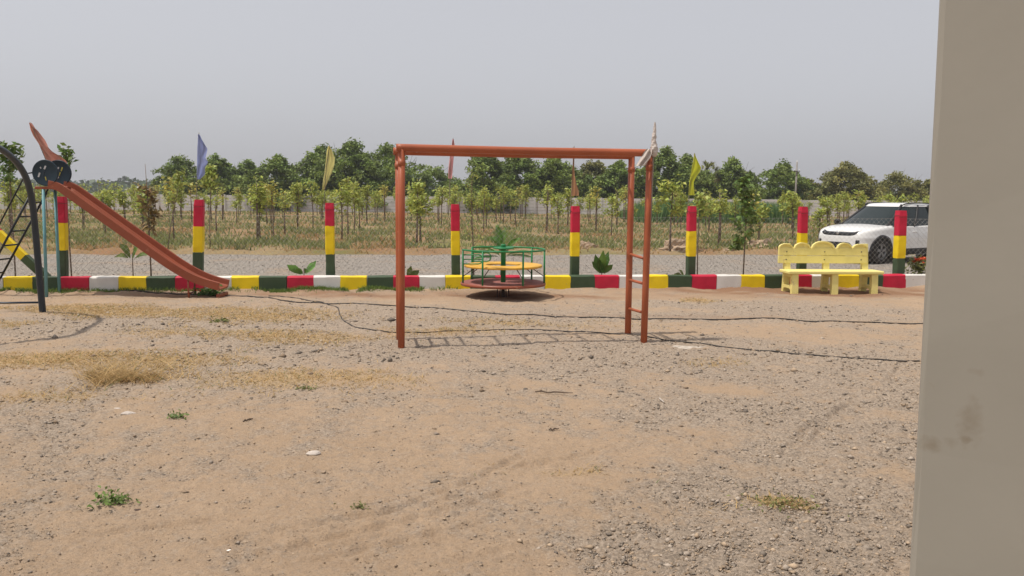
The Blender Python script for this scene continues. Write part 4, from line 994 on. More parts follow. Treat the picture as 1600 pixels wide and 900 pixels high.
# flowering shrub by the pillar
b = on_line(1435, 431, POFF + .05); b.z = 0; t_ = thing('flowering_shrub', b, 'small dark shrub with orange flowers beside the grey pillar', 'shrub')
rg = random.Random(9); P = np.array([(rg.gauss(0, .10), rg.gauss(0, .10), .40 + rg.gauss(0, .09)) for _ in range(420)]); cl = NR.uniform(.5, 1.4, (420, 1)) * np.ones((1, 3))
quad_leaves('foliage', P, NR.uniform(.05, .09, 420), cl, M['leaf_olive'], t_)
mb = MB(); mb.tube([b - Vector((0, 0, .05)), b + Vector((.01, 0, .4))], [.018, .010], 6); mb.build('stem', M['bark'], t_)
FLW = leafm('orange flower', (.75, .13, .05), .2, .3)
for k_ in range(7):
    c_ = Vector((rg.uniform(-.16, .17), rg.uniform(-.15, .02), .52 + rg.uniform(-.05, .06))); P = np.array([(c_.x + rg.gauss(0, .018), c_.y + rg.gauss(0, .018), c_.z + rg.gauss(0, .012)) for _ in range(22)])
    tag(quad_leaves('flower', P, NR.uniform(.045, .06, 22), NR.uniform(.7, 1.3, (22, 1)) * np.ones((1, 3)), FLW, t_), kind='stuff')
# weeds
def weed(px, py, r_, hgt, n, m, label, leaf=.035, cols=(1, 1, 1)):
    g = gnd(px, py); g.z = float(ground_z(np.array(g.x), np.array(g.y))); P = NR.normal(0, 1, (n, 3)) * np.array([[r_, r_ * .8, hgt * .4]]); P[:, 2] = np.abs(P[:, 2]) + .006
    t_ = thing('weed', g, label, 'weed'); tag(quad_leaves('foliage', P, NR.uniform(.6, 1.3, n) * leaf, NR.uniform(.55, 1.3, (n, 1)) * np.array([cols]), m, t_), kind='stuff')
weed(177, 786, .055, .06, 150, M['leaf_palm'], 'leafy green weed on the sand at lower left', .030)
weed(277, 653, .035, .05, 60, M['leaf_palm'], 'small dark weed tuft in the gravel at left', .03)
weed(562, 797, .030, .03, 45, M['leaf_olive'], 'tiny pale weed on bare sand in the foreground', .022)
weed(328, 461, .11, .14, 170, M['leaf_bright'], 'green weed growing at the foot of the slide', .07)
weed(345, 504, .07, .07, 60, M['leaf_olive'], 'small olive weed in the dry grass below the slide', .05)
weed(478, 608, .05, .04, 50, M['leaf_olive'], 'small olive weed tuft in sand left of centre', .03)
weed(1222, 788, .10, .03, 110, M['leaf_olive'], 'flat olive weed patch on gravel at right foreground', .028)
# rubble along the field edge
def lump(px, py, sx, sz, lab, seed):
    g = gnd(px, py); g.z = float(field_z(np.array(g.x), np.array(g.y))) if g.y > 22 else 0.0
    rg = random.Random(seed); vs = []; fs = []; nu, nv_ = 22, 9; k0 = seed * 3.1
    for j in range(nv_ + 1):
        el = math.pi / 2 * j / nv_
        for i in range(nu):
            a = 6.2832 * i / nu; d = Vector((math.cos(a) * math.cos(el), math.sin(a) * math.cos(el), math.sin(el)))
            q = 1 + .38 * float(vnoise(np.array(d.x * 1.3 + k0), np.array(d.y * 1.3 + d.z * 2), .55, 1)) + .22 * float(vnoise(np.array(d.x * 2 + k0), np.array(d.y * 2 - d.z * 2), .3, 2))
            vs.append((sx * q * d.x, sx * .7 * q * d.y, sz * q * d.z - .04))
    for j in range(nv_):
        for i in range(nu): l = (i + 1) % nu; fs.append((j * nu + i, j * nu + l, j * nu + nu + l, j * nu + nu + i))
    mb = MB(); mb.add(vs, fs); o = mb.build('dirt_clod', M['rock'], None, True); o.location = g; tag(o, lab, 'clod')
for i, q in enumerate(((916, 392, .34, .28, 'pale rubble heap by the field edge right of tan flag'), (1058, 394, .46, .34, 'sandy clod heap beside the track behind the ladder'), (1187, 389, .46, .30, 'sandy mound at the field edge right of tall shrub'), (1137, 396, .20, .14, 'small clod on the track edge near lime flag'))):
    lump(*q, 60 + i)

# ------------------------------------------------------------------ compound wall
YW0 = gnd(800, 334).y
wl = thing('compound_wall', (0, YW0, 0), 'long grey precast concrete compound wall behind the orchard', 'wall')
PW = 2.3; nb = 62; WH = 1.70
WX0 = -nb * PW / 2
def wall_z(x): return WH + .0
mbp = MB(); nsl = 5; hsl = WH / nsl
for k_ in range(nsl): mbp.box((0, 0, hsl * (k_ + .5)), (PW - .12, .06 + .004 * (k_ % 2), hsl - .022), b=.012)
panel0 = None; post0 = None
for i in range(nb + 1):
    x_ = WX0 + i * PW
    if post0 is None:
        mb = MB(); mb.box((0, 0, WH / 2), (.15, .15, WH + .06), b=.01); post0 = mb.build('wall_post', M['concrete'], wl, local=True); o = post0
    else: o = post0.copy(); C.objects.link(o); o.parent = wl
    o.location = (x_, 0, rng.uniform(-.02, .02))
    if i < nb:
        if panel0 is None: panel0 = mbp.build('wall_panel', M['concrete'], wl, local=True); o = panel0
        else: o = panel0.copy(); C.objects.link(o); o.parent = wl
        o.location = (x_ + PW / 2, rng.uniform(-.02, .02), rng.uniform(-.03, .02))

# ------------------------------------------------------------------ trees behind the wall
def make_tree(seed, h, cr, nclump, leaf, mat, name, label, loc, group, airy=.0, base_h=.06):
    rg = random.Random(seed); t_ = thing(name, loc, label, 'tree', group); L = Vector(loc)
    mb = MB(); lean = Vector((rg.uniform(-.5, .5), rg.uniform(-.3, .3), 0)); fork = Vector((lean.x * .4, lean.y * .4, h * .28))
    tr = max(.10, h * .026); mb.tube([Vector((0, 0, -.3)), Vector((0, 0, .3)), fork * .6, fork], [tr * 1.3, tr, tr * .85, tr * .7], 7); cents = []
    for k_ in range(rg.randint(5, 7)):
        a = 6.283 * (k_ + rg.uniform(-.3, .3)) / 6; el = rg.uniform(.35, 1.2); Ln = rg.uniform(.45, .75) * (cr * math.cos(el) + (h * .6) * math.sin(el)); d = Vector((math.cos(a) * math.cos(el), math.sin(a) * math.cos(el), math.sin(el)))
        e = fork + d * Ln; mb.tube([fork, fork + d * Ln * .5 + Vector((0, 0, .1)), e], [tr * .5, tr * .32, tr * .12], 5)
        for _ in range(3): d2 = (d + rdir(rg, -.2, 1.0) * .9).normalized(); e2 = e + d2 * Ln * rg.uniform(.25, .5); mb.tube([fork.lerp(e, .75), e, e2], [tr * .2, tr * .14, tr * .05], 4)
    trk = mb.build('trunk', M['bark_far'], t_, local=True)
    pos = []; szs = []; cols = []
    for c_ in range(nclump):
        # clumps sit mostly near the crown's skin, with an uneven outline
        a = rg.uniform(0, 6.283); u = rg.random(); zz = base_h + (1 - base_h) * u
        prof = math.sin(math.pi * min(1, (.22 + .78 * (1 - (1 - u)) ) )) ** .6 if u > .5 else .80 + .2 * math.sin(u * 3.14)
        if u > .5: prof = max(.12, math.cos((u - .5) * 3.0) ** .7 if math.cos((u - .5) * 3.0) > 0 else .12)
        edge = 1 + .28 * math.sin(2 * a + seed) + .22 * math.sin(3 * a + u * 7 + seed * 1.7) + .18 * math.sin(5 * a - u * 11)
        rr = cr * prof * edge * rg.uniform(.45, 1.08) ; zt = h * (zz * (.90 + .13 * math.sin(2.3 * a + seed * .9)))
        c = Vector((lean.x * zz + rr * math.cos(a), lean.y * zz + rr * math.sin(a) * .85, zt)); cs = rg.uniform(.42, .85) * (h / 8) ** .5 ; tint = rg.uniform(.7, 1.25); yl = rg.uniform(0, .25)
        n = int(rg.randint(40, 66) * (1 - airy))
        P = NR.normal(0, 1, (n, 3)); P /= np.linalg.norm(P, axis=1, keepdims=True); P *= cs * NR.uniform(.35, 1.05, (n, 1)) * np.array([[1.15, 1.15, .75]])
        pos.append(P + np.array(c)[None]); szs.append(NR.uniform(.7, 1.3, n) * leaf); cols.append(tint * NR.uniform(.75, 1.25, (n, 1)) * np.array([[1 + yl, 1 + yl * .35, 1 - yl * .2]]))
    quad_leaves('crown', np.concatenate(pos), np.concatenate(szs), np.concatenate(cols), mat, t_, .6, .5)
    return t_
TG = 'trees behind the compound wall'
TREES = [  # centre px, top px, half width px, depth, clumps, material, airy, label
    (290, 248, 32, 92, 120, 'leaf_tree', .35, 'open crowned green tree behind the wall left of blue flag'),
    (341, 246, 27, 90, 130, 'leaf_tree', .05, 'dark round topped tree just right of the blue flag'),
    (388, 253, 26, 93, 120, 'leaf_tree', .1, 'dark green tree between blue and pale yellow flags'),
    (440, 246, 34, 88, 150, 'leaf_tree', .1, 'green tree with tufted top left of the pale yellow flag'),
    (497, 229, 30, 92, 150, 'leaf_tree', .1, 'tall green tree standing behind the pale yellow flag'),
    (553, 222, 45, 90, 230, 'leaf_tree', .1, 'largest broad tree with highest crown right of pale yellow flag'),
    (608, 230, 50, 94, 220, 'leaf_tree', .1, 'broad tree behind the left orange upright'),
    (683, 258, 32, 100, 100, 'leaf_tree', .35, 'low thin tree with open twigs below the crossbeam left end'),
    (764, 236, 36, 88, 190, 'leaf_tree', .05, 'dense tree right of the pink flag under the crossbeam'),
    (812, 240, 40, 92, 200, 'leaf_tree', .05, 'dense broad tree above the merry-go-round'),
    (866, 246, 36, 90, 170, 'leaf_tree', .1, 'green tree left of the small tan flag'),
    (928, 254, 38, 95, 150, 'leaf_olive', .1, 'lighter olive tree right of the small tan flag'),
    (975, 256, 32, 92, 140, 'leaf_tree', .1, 'tree behind the rear right orange upright'),
    (1040, 234, 38, 90, 190, 'leaf_tree', .1, 'tall dark tree right of the knotted cloth'),
    (1078, 244, 26, 96, 120, 'leaf_tree', .2, 'tree with twiggy top behind the lime flag'),
    (1150, 250, 28, 92, 130, 'leaf_tree', .15, 'tree with jagged top between palm and utility pole'),
    (1224, 256, 38, 94, 170, 'leaf_tree', .05, 'rounded green tree left of the utility pole'),
    (1268, 280, 26, 96, 80, 'leaf_olive', .2, 'low brownish tree right of the utility pole'),
    (1330, 257, 42, 92, 190, 'leaf_olive', .05, 'broad olive tree above the bench and car'),
    (1405, 272, 40, 96, 140, 'leaf_olive', .25, 'sparse olive tree beside the pillar above the car'),
    (1452, 284, 26, 98, 90, 'leaf_olive', .2, 'low olive tree half hidden by the grey pillar'),
    (720, 290, 26, 97, 70, 'leaf_tree', .1, 'short bushy tree behind the pink flag stick')]
for i, (px, py, hwp, Y_, nc_, mt, airy, lab) in enumerate(TREES):
    tp = at(px, py, Y_); h = tp.z; make_tree(200 + i * 7, h, hwp * Y_ / F * 1.45, int(nc_ * 1.9), .31, M[mt], 'tree', lab, (tp.x, Y_, 0), TG, airy)
# fan palm
pp = at(1107, 252, 91); t_ = thing('fan_palm', (pp.x, 91, 0), 'grey green fan palm with drooping dry fronds right of lime flag', 'palm', None)
mb = MB(); mb.tube([(0, 0, -.3), (.05, 0, pp.z * .5), (0, 0, pp.z * .8)], [.22, .18, .16], 8); mb.build('trunk', M['bark_far'], t_, local=True)
rg = random.Random(4)
for k_ in range(34):
    d = rdir(rg, -.9, 1.3); b = Vector((0, 0, pp.z * .78)); sp = []; e = b + d * rg.uniform(.6, 1.0); side = d.orthogonal().normalized()
    q2 = d.cross(side)
    for j in range(11):
        an = -1.2 + 2.4 * j / 10; sp.append((e, d * math.cos(an) + side * math.sin(an), rg.uniform(.6, .9), .10, .25, shade(rg, .6, 1.4)))
    sp.append((b, d, (e - b).length, .06, 0, (.8, .8, .6)))
    leaf_mesh(sp, M['leaf_dry'] if d.z < -.25 else M['leaf_olive'], 'frond', t_)

# far wood on the horizon: one hazy mass
n = 16000; Yf = NR.uniform(520, 640, n); Xf = NR.uniform(-.66, -.36, n) * Yf
prof = 7.5 + 3.0 * wob(Xf, Yf * 0, 60, 0) + 2.0 * wob(Xf, Yf * 0, 19, 1)
P = np.stack([Xf, Yf, prof * NR.uniform(0, 1, n) ** .7], -1); cl = NR.uniform(.6, 1.3, (n, 1)) * np.ones((1, 3))
o = quad_leaves('far_wood', P, NR.uniform(2.0, 4.2, n), cl, M['leaf_far'], None, .8, .3); tag(o, 'distant hazy wood along the horizon at left', 'wood', kind='stuff')
n = 16000; Yf = NR.uniform(300, 420, n); Xf = NR.uniform(-.62, .62, n) * Yf
prof = 5.5 + 2.0 * wob(Xf, Yf * 0, 50, 2) + 1.2 * wob(Xf, Yf * 0, 17, 3)
P = np.stack([Xf, Yf, prof * NR.uniform(0, 1, n) ** .7], -1); cl = NR.uniform(.6, 1.3, (n, 1)) * np.ones((1, 3))
o = quad_leaves('scrub_wood', P, NR.uniform(1.4, 2.8, n), cl, M['leaf_far'], None, .8, .3); tag(o, 'low scrub wood beyond the compound wall and its trees', 'wood', kind='stuff')
tp = at(193, 277, 420); make_tree(901, tp.z, 3.0, 60, .8, M['leaf_far'], 'lone_tree', 'lone tall tree rising above the distant wood at left', (tp.x, 420, 0), None, 0, .45)
# small pale shed roof over the wall
a = at(218, 297, 150); sh = thing('shed', (a.x, 150, 0), 'small pale shed beyond the wall left of the wilting plant', 'shed')
mb = MB(); mb.box((0, 0, 1.2), (3.2, 3, 2.4)); mb.build('wall', M['concrete'], sh, local=True)
mb = MB(); mb.prism([(-1.9, 2.4), (1.9, 2.4), (1.9, 2.5), (0, 3.0), (-1.9, 2.5)], (0, -1.7, 0), (1, 0, 0), (0, 0, 1), (0, 3.4, 0)); mb.build('roof', M['white'], sh, local=True)
# utility pole
a = at(1245.5, 253, 86.5); up_ = thing('utility_pole', (a.x, 86.5, 0), 'thin grey concrete utility pole behind the wall at right', 'pole')
mb = MB(); GP = paint('grey pole', (.26, .24, .22), .9, .15, 2, 0); mb.tube([(0, 0, -.3), (0, 0, a.z)], [.13, .08], 8); mb.build('shaft', GP, up_, local=True)
mb = MB(); mb.box((0, -.1, a.z - .95), (.62, .06, .07)); mb.box((0, -.11, a.z - 1.2), (.06, .05, .5)); ca = mb.build('cross_arm', M['rust'], up_, local=True)
for x_ in (-.26, .26): mb = MB(); mb.lathe((x_, -.1, a.z - .91), [(.001, .16), (.05, .14), (.05, .06), (.02, 0)], 8); mb.build('insulator', M['white'], ca, local=True)
mb = MB(); mb.lathe((0, 0, a.z), [(.001, .16), (.04, .14), (.04, .0)], 8); mb.build('insulator', M['white'], up_, local=True)

# ------------------------------------------------------------------ car
CARM = {'body': paint('white car paint', (.74, .73, .71), .28, .02, 2, 0, spec=.5, coat=.6), 'plastic': paint('black plastic', (.018, .018, .02), .55, .1, 8, .1, 200),
        'gloss': paint('gloss black', (.010, .010, .012), .12, .05, 4, 0, spec=.5), 'tyre': paint('tyre rubber', (.028, .025, .023), .85, .25, 8, .3, 60),
        'rim': paint('alloy rim', (.20, .20, .20), .4, .1, 8, 0, metal=.7), 'lamp': paint('lamp glass', (.05, .05, .055), .1, .05, 5, 0, spec=.6), 'chrome': paint('chrome', (.6, .6, .6), .2, .02, 4, 0, metal=1.0)}
def glass_mat():
    m, t, bs = nodes('car glass'); bs.inputs['Base Color'].default_value = (.016, .024, .024, 1); bs.inputs['Roughness'].default_value = .05; bs.inputs['Specular IOR Level'].default_value = .35; return m
CARM['glass'] = glass_mat()
def sgp(v, p): return math.copysign(abs(v) ** p, v)
XA, XR = 1.25, -1.25                                   # axles, car points to +x
AR, AZ = .385, .345
def body_pt(t, z):
    """plan outline at height z; t=0 nose, pi/2 left side"""
    s = (z - .22) / .8
    front = 1.98 - .05 * max(0, (z - .70) / .3) ** 2 * 3 - .16 * max(0, (.42 - z) / .2) ** 1.5
    rear = 1.99 - .05 * max(0, (.45 - z) / .2)
    half = .895 - .035 * max(0, (z - .62) / .38) ** 1.5 - .03 * max(0, (.40 - z) / .18) + .012 * math.exp(-((z - .70) / .05) ** 2)
    c_, s_ = math.cos(t), math.sin(t); L = front if c_ > 0 else rear; n = .34 if c_ > 0 else .26
    return L * sgp(c_, n), half * sgp(s_, .42 if c_ > 0 else .3)
def ztop(x):
    if x > .85: u = (x - .85) / 1.13; return 1.04 - .115 * u ** 1.6 - .05 * u ** 8
    return 1.04 + .04 * min(1, (.85 - x) / 2.5)
NT = 300; NZ = 26
TS = [2 * math.pi * i / NT for i in range(NT)]
# spread samples so that the long sides get vertices too
def spread(n):
    P = []; ts = np.linspace(0, 2 * math.pi, 6000, endpoint=False); xy = np.array([body_pt(t, .7) for t in ts]); d = np.concatenate([[0], np.cumsum(np.linalg.norm(np.diff(np.vstack([xy, xy[:1]]), axis=0), axis=1))])
    return [float(np.interp(q, d, np.append(ts, 2 * math.pi))) for q in np.linspace(0, d[-1], n, endpoint=False)]
TS = spread(NT)
def body_surf(t, s, off=0.0):
    x, y = body_pt(t, .62); z = .22 + (ztop(x) - .22) * s; x, y = body_pt(t, z)
    ins = .07 * max(0, (s - .88) / .12) ** 2; r_ = math.hypot(x, y); 
    nx_, ny_ = sgp(x / 2, 3), sgp(y / .9, 3); q = math.hypot(nx_, ny_) or 1
    return Vector((x - nx_ / q * (ins - off), y - ny_ / q * (ins - off), z + (.0 if s < .88 else -.012 * max(0, (s - .88) / .12) ** 3)))
def in_arch(p, r=AR): return p.z < AZ + r and any((p.x - a) ** 2 + (p.z - AZ) ** 2 < r * r for a in (XA, XR)) and abs(p.y) > .5
carp = gnd(1376, 412.6)
car = thing('car', (0, 0, 0), 'white compact car with black grille parked behind the fence beside pillar', 'car')
mb = MB(); vs = [body_surf(t, s / (NZ - 1)) for s in range(NZ) for t in TS]; fs = []
for s in range(NZ - 1):
    for i in range(NT):
        j = (i + 1) % NT; ids = (s * NT + i, s * NT + j, (s + 1) * NT + j, (s + 1) * NT + i)
        c_ = sum((vs[k_] for k_ in ids), Vector()) / 4
        if not in_arch(c_): fs.append(ids)
# bonnet and deck: join the two top edges across the car
top = [(NZ - 1) * NT + i for i in range(NT)]; half = NT // 2
for i in range(half):
    a, b = i, i + 1; c1, d1 = (NT - i) % NT, (NT - i - 1) % NT
    steps = 8; rows_ = []
    for k_ in range(steps + 1):
        u = k_ / steps; row_ = []
        for q, r_ in ((a, c1), (b % NT, d1)):
            p = vs[top[q]].lerp(vs[top[r_]], u); p = p + Vector((0, 0, .045 * (1 - (2 * u - 1) ** 2) * (1 - max(0, (abs(p.x) - 1.7) / .3)))); row_.append(p)
        rows_.append(row_)
    o_ = len(vs)
    for r_ in rows_: vs += r_
    for k_ in range(steps): fs.append((o_ + k_ * 2, o_ + k_ * 2 + 1, o_ + k_ * 2 + 3, o_ + k_ * 2 + 2))
mb.add(vs, fs, True); bodyo = mb.build('body', CARM['body'], car, local=True)
def patch(name, t0, t1, zf0, zf1, off, mat, par=None, n=40, nz=5, sym=False):
    """strip laid on the body between angles t0..t1 and heights zf(t)"""
    mb = MB(); vs = []; fs = []
    for i in range(n + 1):
        t = t0 + (t1 - t0) * i / n; x, y = body_pt(t, .62); zt_ = ztop(x); u_ = i / n
        for k_ in range(nz + 1):
            z = zf0(u_) + (zf1(u_) - zf0(u_)) * k_ / nz; vs.append(body_surf(t, (z - .22) / (zt_ - .22), off if 0 < k_ < nz and 0 < i < n else -.01))
    for i in range(n):
        for k_ in range(nz): a = i * (nz + 1) + k_; fs.append((a, a + nz + 1, a + nz + 2, a + 1))
    mb.add(vs, fs, True); return mb.build(name, CARM[mat], par or car, local=True)
cst = lambda v: (lambda u: v)
# grille band that tapers into the lamps at both corners, bumper intake, sill
gr_ = patch('grille', -.36, .36, lambda u: .745 + .085 * abs(2 * u - 1) ** 3, lambda u: .875 + .035 * abs(2 * u - 1) ** 3, .012, 'gloss', n=60)
mb = MB(); e_ = body_surf(0.0, (.83 - .22) / (ztop(1.9) - .22), .02); mb.lathe((e_.x, 0, .832), [(.001, .012), (.04, .010), (.05, 0)], 16, 'x'); mb.build('emblem', CARM['chrome'], gr_, local=True)
patch('lower_intake', -.20, .20, lambda u: .40 + .0 * u, lambda u: .60 - .10 * abs(2 * u - 1) ** 4, .010, 'plastic', n=40)
patch('front_lip', -.45, .45, cst(.24), cst(.335), .014, 'plastic', n=40)
for sg in (-1, 1):
    patch('headlight', sg * .30, sg * .47, cst(.50), cst(.66), .012, 'plastic', n=10)
    patch('daytime_lamp', sg * .24, sg * .47, lambda u: .875 + .025 * u, lambda u: .905 + .02 * u, .020, 'lamp', n=14, nz=3)
# side cladding, between the arches and behind
for sg in (-1, 1):
    ti = [t for t in TS if 0 < (t if sg == 1 else 2 * math.pi - t) < math.pi]
    def side_strip(name, x0, x1, z0, z1, mat, off):
        vs = []; fs = []; n = 30
        for i in range(n + 1):
            x = x0 + (x1 - x0) * i / n
            for k_ in range(5):
                z = z0 + (z1 - z0) * k_ / 4; half_ = side_y(x, z); vs.append((x, sg * (half_ + (off if 0 < k_ < 4 else 0)), z))
        for i in range(n):
            for k_ in range(4): a = i * 5 + k_; fs.append((a, a + 5, a + 6, a + 1))
        mb = MB(); mb.add(vs, fs, True); return mb.build(name, CARM[mat], car, local=True)
    def side_y(x, z):
        L = (body_pt(.01, z)[0] if x > 0 else -body_pt(math.pi - .01, z)[0]); half_ = body_pt(math.pi / 2, z)[1]; n = .34 if x > 0 else .26; m_ = .42 if x > 0 else .3
        c_ = min(1, abs(x) / L) ** (1 / n); s_ = math.sqrt(max(0, 1 - c_ * c_)); return half_ * s_ ** m_
    side_strip('side_cladding', XR + AR - .02, XA - AR + .02, .225, .40, 'plastic', .014)
    for dx0, dx1, nm in ((.62, -.32, 'door'), (-.34, -1.02, 'door')):
        # door panel stands a few mm proud, leaving shut lines
        d_ = side_strip(nm, dx0, dx1, .42, .985, 'body', .006)
        mb = MB(); hx = dx1 + .14; mb.box((hx, sg * (side_y(hx, .86) + .02), .86), (.18, .03, .03), b=.008); mb.build('door_handle', CARM['body'], d_, local=True)
    for ax_ in (XA, XR):
        vs = []; fs = []; n = 40
        for i in range(n + 1):
            a = -.35 + (math.pi + .7) * i / n
            for r_, oo in ((AR - .03, -.10), (AR - .03, .014), (AR + .0, .022), (AR + .055, .018), (AR + .065, -.02)):
                x = ax_ + r_ * math.cos(a); z = max(.20, AZ + r_ * math.sin(a)); vs.append((x, sg * (side_y(x, max(z, .24)) + oo), z))
        for i in range(n):
            for k_ in range(4): a = i * 5 + k_; fs.append((a, a + 5, a + 6, a + 1))
        mb = MB(); mb.add(vs, fs, True); mb.build('wheel_arch', CARM['plastic'], car, local=True)
        # dark well
        mb = MB(); mb.lathe((ax_, sg * .55, AZ), [(.001, -.02), (AR + .05, -.02), (AR + .05, .02), (.001, .02)], 24, 'y'); mb.build('wheel_well', CARM['plastic'], car, local=True)
        wr = .335; yc = sg * .775
        mb = MB(); mb.lathe((ax_, yc, wr), [(.21, -.105), (.30, -.11), (wr - .012, -.095), (wr, -.06), (wr, .06), (wr - .012, .095), (.30, .11), (.21, .105)], 36, 'y'); wh = mb.build('wheel', CARM['tyre'], car, local=True)
        mb = MB(); mb.lathe((ax_, yc, wr), [(.215, -.09), (.222, .09), (.20, .095), (.19, .05), (.19, -.06)], 30, 'y'); mb.build('rim', CARM['rim'], wh, local=True)
        for k_ in range(5):
            a = k_ * 1.2566 + .3; u_ = Vector((math.cos(a), 0, math.sin(a))); w_ = Vector((-math.sin(a), 0, math.cos(a))); c_ = Vector((ax_, yc + sg * .062, wr)); dn = Vector((0, sg * .028, 0))
            q = [c_ + u_ * .03 - w_ * .03, c_ + u_ * .03 + w_ * .03, c_ + u_ * .205 + w_ * .042, c_ + u_ * .205 - w_ * .042]; mb = MB(); mb.add(q + [p + dn for p in q], [(0, 1, 2, 3), (4, 7, 6, 5), (0, 4, 5, 1), (1, 5, 6, 2), (2, 6, 7, 3), (3, 7, 4, 0)]); mb.build('spoke', CARM['rim'], wh, local=True)
        mb = MB(); mb.lathe((ax_, yc + sg * .02, wr), [(.001, -.01), (.19, -.01), (.19, .01), (.001, .01)], 24, 'y'); mb.build('brake_disc', CARM['plastic'], wh, local=True)
# cabin
def cab(t, s, off=0.0):
    z = 1.005 + (1.585 - 1.005) * s
    fr_ = 1.02 - 1.02 * s ** .92; rr_ = 1.86 - .38 * s ** 1.4; hw_ = .835 - .20 * s ** 1.15
    c_, s_ = math.cos(t), math.sin(t); mid = (fr_ - rr_) / 2; a = (fr_ + rr_) / 2
    x = mid + a * sgp(c_, .36); y = hw_ * sgp(s_, .36 if c_ > 0 else .30)
    bow = .10 * (1 - (y / hw_) ** 2) * (1 if c_ > 0 else .4) * (1 if c_ > 0 else -1)
    q = Vector((sgp(c_, .8), sgp(s_, .8), .35)); q.normalize(); return Vector((x + bow, y, z)) + q * off
ts2 = []
xy = np.array([tuple(cab(t, .3))[:2] for t in np.linspace(0, 2 * math.pi, 4000, endpoint=False)]); dd = np.concatenate([[0], np.cumsum(np.linalg.norm(np.diff(np.vstack([xy, xy[:1]]), axis=0), axis=1))])
CT = [float(np.interp(q, dd, np.linspace(0, 2 * math.pi, 4001))) for q in np.linspace(0, dd[-1], 160, endpoint=False)]
ns = 12; vs = [cab(t, s / ns) for s in range(ns + 1) for t in CT]; fs = []
for s in range(ns):
    for i in range(160): j = (i + 1) % 160; fs.append((s * 160 + i, s * 160 + j, s * 160 + 160 + j, s * 160 + 160 + i))
mb = MB(); mb.add(vs, fs, True); mb.build('window_glass', CARM['glass'], car, local=True)
# roof skin: rolls over from the glass edge
vs = []; fs = []; lev = [(.93, .012), (1.0, .014), (1.0, .03)]
rings = []
for s, off in lev: rings.append([cab(t, s, off) for t in CT])
ctr = Vector((-.74, 0, 0))
for k_, (sc2, dz) in enumerate(((.95, .030), (.80, .052), (.5, .066), (.2, .07), (.0, .07))):
    rings.append([Vector((ctr.x + (p.x - ctr.x) * sc2, p.y * sc2, 1.585 + dz)) for p in rings[1]])
rings.pop(2)
for r_ in rings: vs += r_
for s in range(len(rings) - 1):
    for i in range(160): j = (i + 1) % 160; fs.append((s * 160 + i, s * 160 + j, s * 160 + 160 + j, s * 160 + 160 + i))
mb = MB(); mb.add(vs, fs, True); mb.build('roof', CARM['body'], car, local=True)
def strip3(name, P, w_, mat, off=.008):
    mb = MB(); mb.tube(P, w_, 6); return mb.build(name, CARM[mat], car, local=True)
for sg in (-1, 1):
    # dark A pillar, B pillar, window base trim, roof rail, mirror
    tA = min((t for t in CT if 0 < t < math.pi), key=lambda t: abs(t - .62))
    strip3('front_pillar', [cab(sg * .66 + .10 * sg * (1 - s / 8), s / 8, .004) for s in range(9)], .040, 'plastic')
    tB = next(t for t in CT if t > 1.2 and cab(t, .4).x < -.36); strip3('middle_pillar', [cab(sg * tB, s / 8, .0) for s in range(9)], .035, 'plastic')
    tC = next(t for t in CT if t > 1.2 and cab(t, .4).x < -1.15); strip3('rear_pillar', [cab(sg * tC, s / 8, .0) for s in range(9)], .07, 'plastic')
    strip3('roof_rail', [Vector((x_, sg * (.60 + .03 * math.sin((x_ + 1.45) * 2.1)), 1.60 + .05 * math.sin(max(0, min(1, (x_ + 1.5) / 1.5)) * math.pi) ** .4)) for x_ in np.linspace(-1.5, 0.0, 14)], .018, 'plastic')
    mb = MB(); mb.box((.72, sg * .97, 1.09), (.13, .20, .14), b=.04); mi = mb.build('mirror', CARM['gloss'], car, local=True)
    mb = MB(); mb.tube([(.74, sg * .82, 1.02), (.73, sg * .92, 1.05)], .025, 6); mb.build('mirror_arm', CARM['plastic'], mi, local=True)
mb = MB(); mb.box((-.1, 0, .34), (3.3, 1.1, .24), b=.05); mb.build('underbody', CARM['plastic'], car, local=True)
# put the near front wheel where the photograph shows it; nose to the left and towards the camera
CAR_YAW = math.pi + R(32)
car.rotation_euler.z = CAR_YAW
wl_ = Vector((XA, .86, 0)); wl_.rotate(Matrix.Rotation(CAR_YAW, 3, 'Z'))
car.location = Vector((carp.x - wl_.x, carp.y - wl_.y, 0.0))

# ------------------------------------------------------------------ grey pillar in the near foreground
def pillar_mat(marks):
    m, t, bs = nodes('painted plaster'); v = coord(t)
    col = mixc(t, ramp(t, noise(t, v, 3, 5), .3, .7), (.300, .278, .242), (.325, .300, .262))
    w = ramp(t, noise(t, v, 11, 6, .6, .5), .72, .80); col = mixc(t, mul(t, w, .35), col, (.22, .17, .11))
    w2 = ramp(t, noise(t, v, 26, 3, .5), .80, .83); col = mixc(t, mul(t, w2, .7), col, (.16, .13, .10))
    for (pt, rx, rz_, amt, cc) in marks:
        mp = t.nodes.new('ShaderNodeMapping'); mp.vector_type = 'TEXTURE'; mp.inputs['Location'].default_value = pt; mp.inputs['Scale'].default_value = (rx, rx, rz_)
        t.links.new(v, mp.inputs['Vector']); ln = t.nodes.new('ShaderNodeVectorMath'); ln.operation = 'LENGTH'; t.links.new(mp.outputs[0], ln.inputs[0])
        ad = t.nodes.new('ShaderNodeMath'); ad.operation = 'ADD'; t.links.new(ln.outputs['Value'], ad.inputs[0]); t.links.new(mul(t, ramp(t, noise(t, v, 70, 4), .3, .7), .6), ad.inputs[1])
        col = mixc(t, mul(t, ramp(t, ad.outputs[0], 1.5, .5), amt), col, cc)
    t.links.new(col, bs.inputs['Base Color']); bs.inputs['Roughness'].default_value = .6; bs.inputs['Specular IOR Level'].default_value = .3
    bumpn(t, bs, noise(t, v, 45, 5), .05, .004); return m
PY = 1.55; e0, e1 = at(1466.5, 0, PY), at(1420, 900, PY)
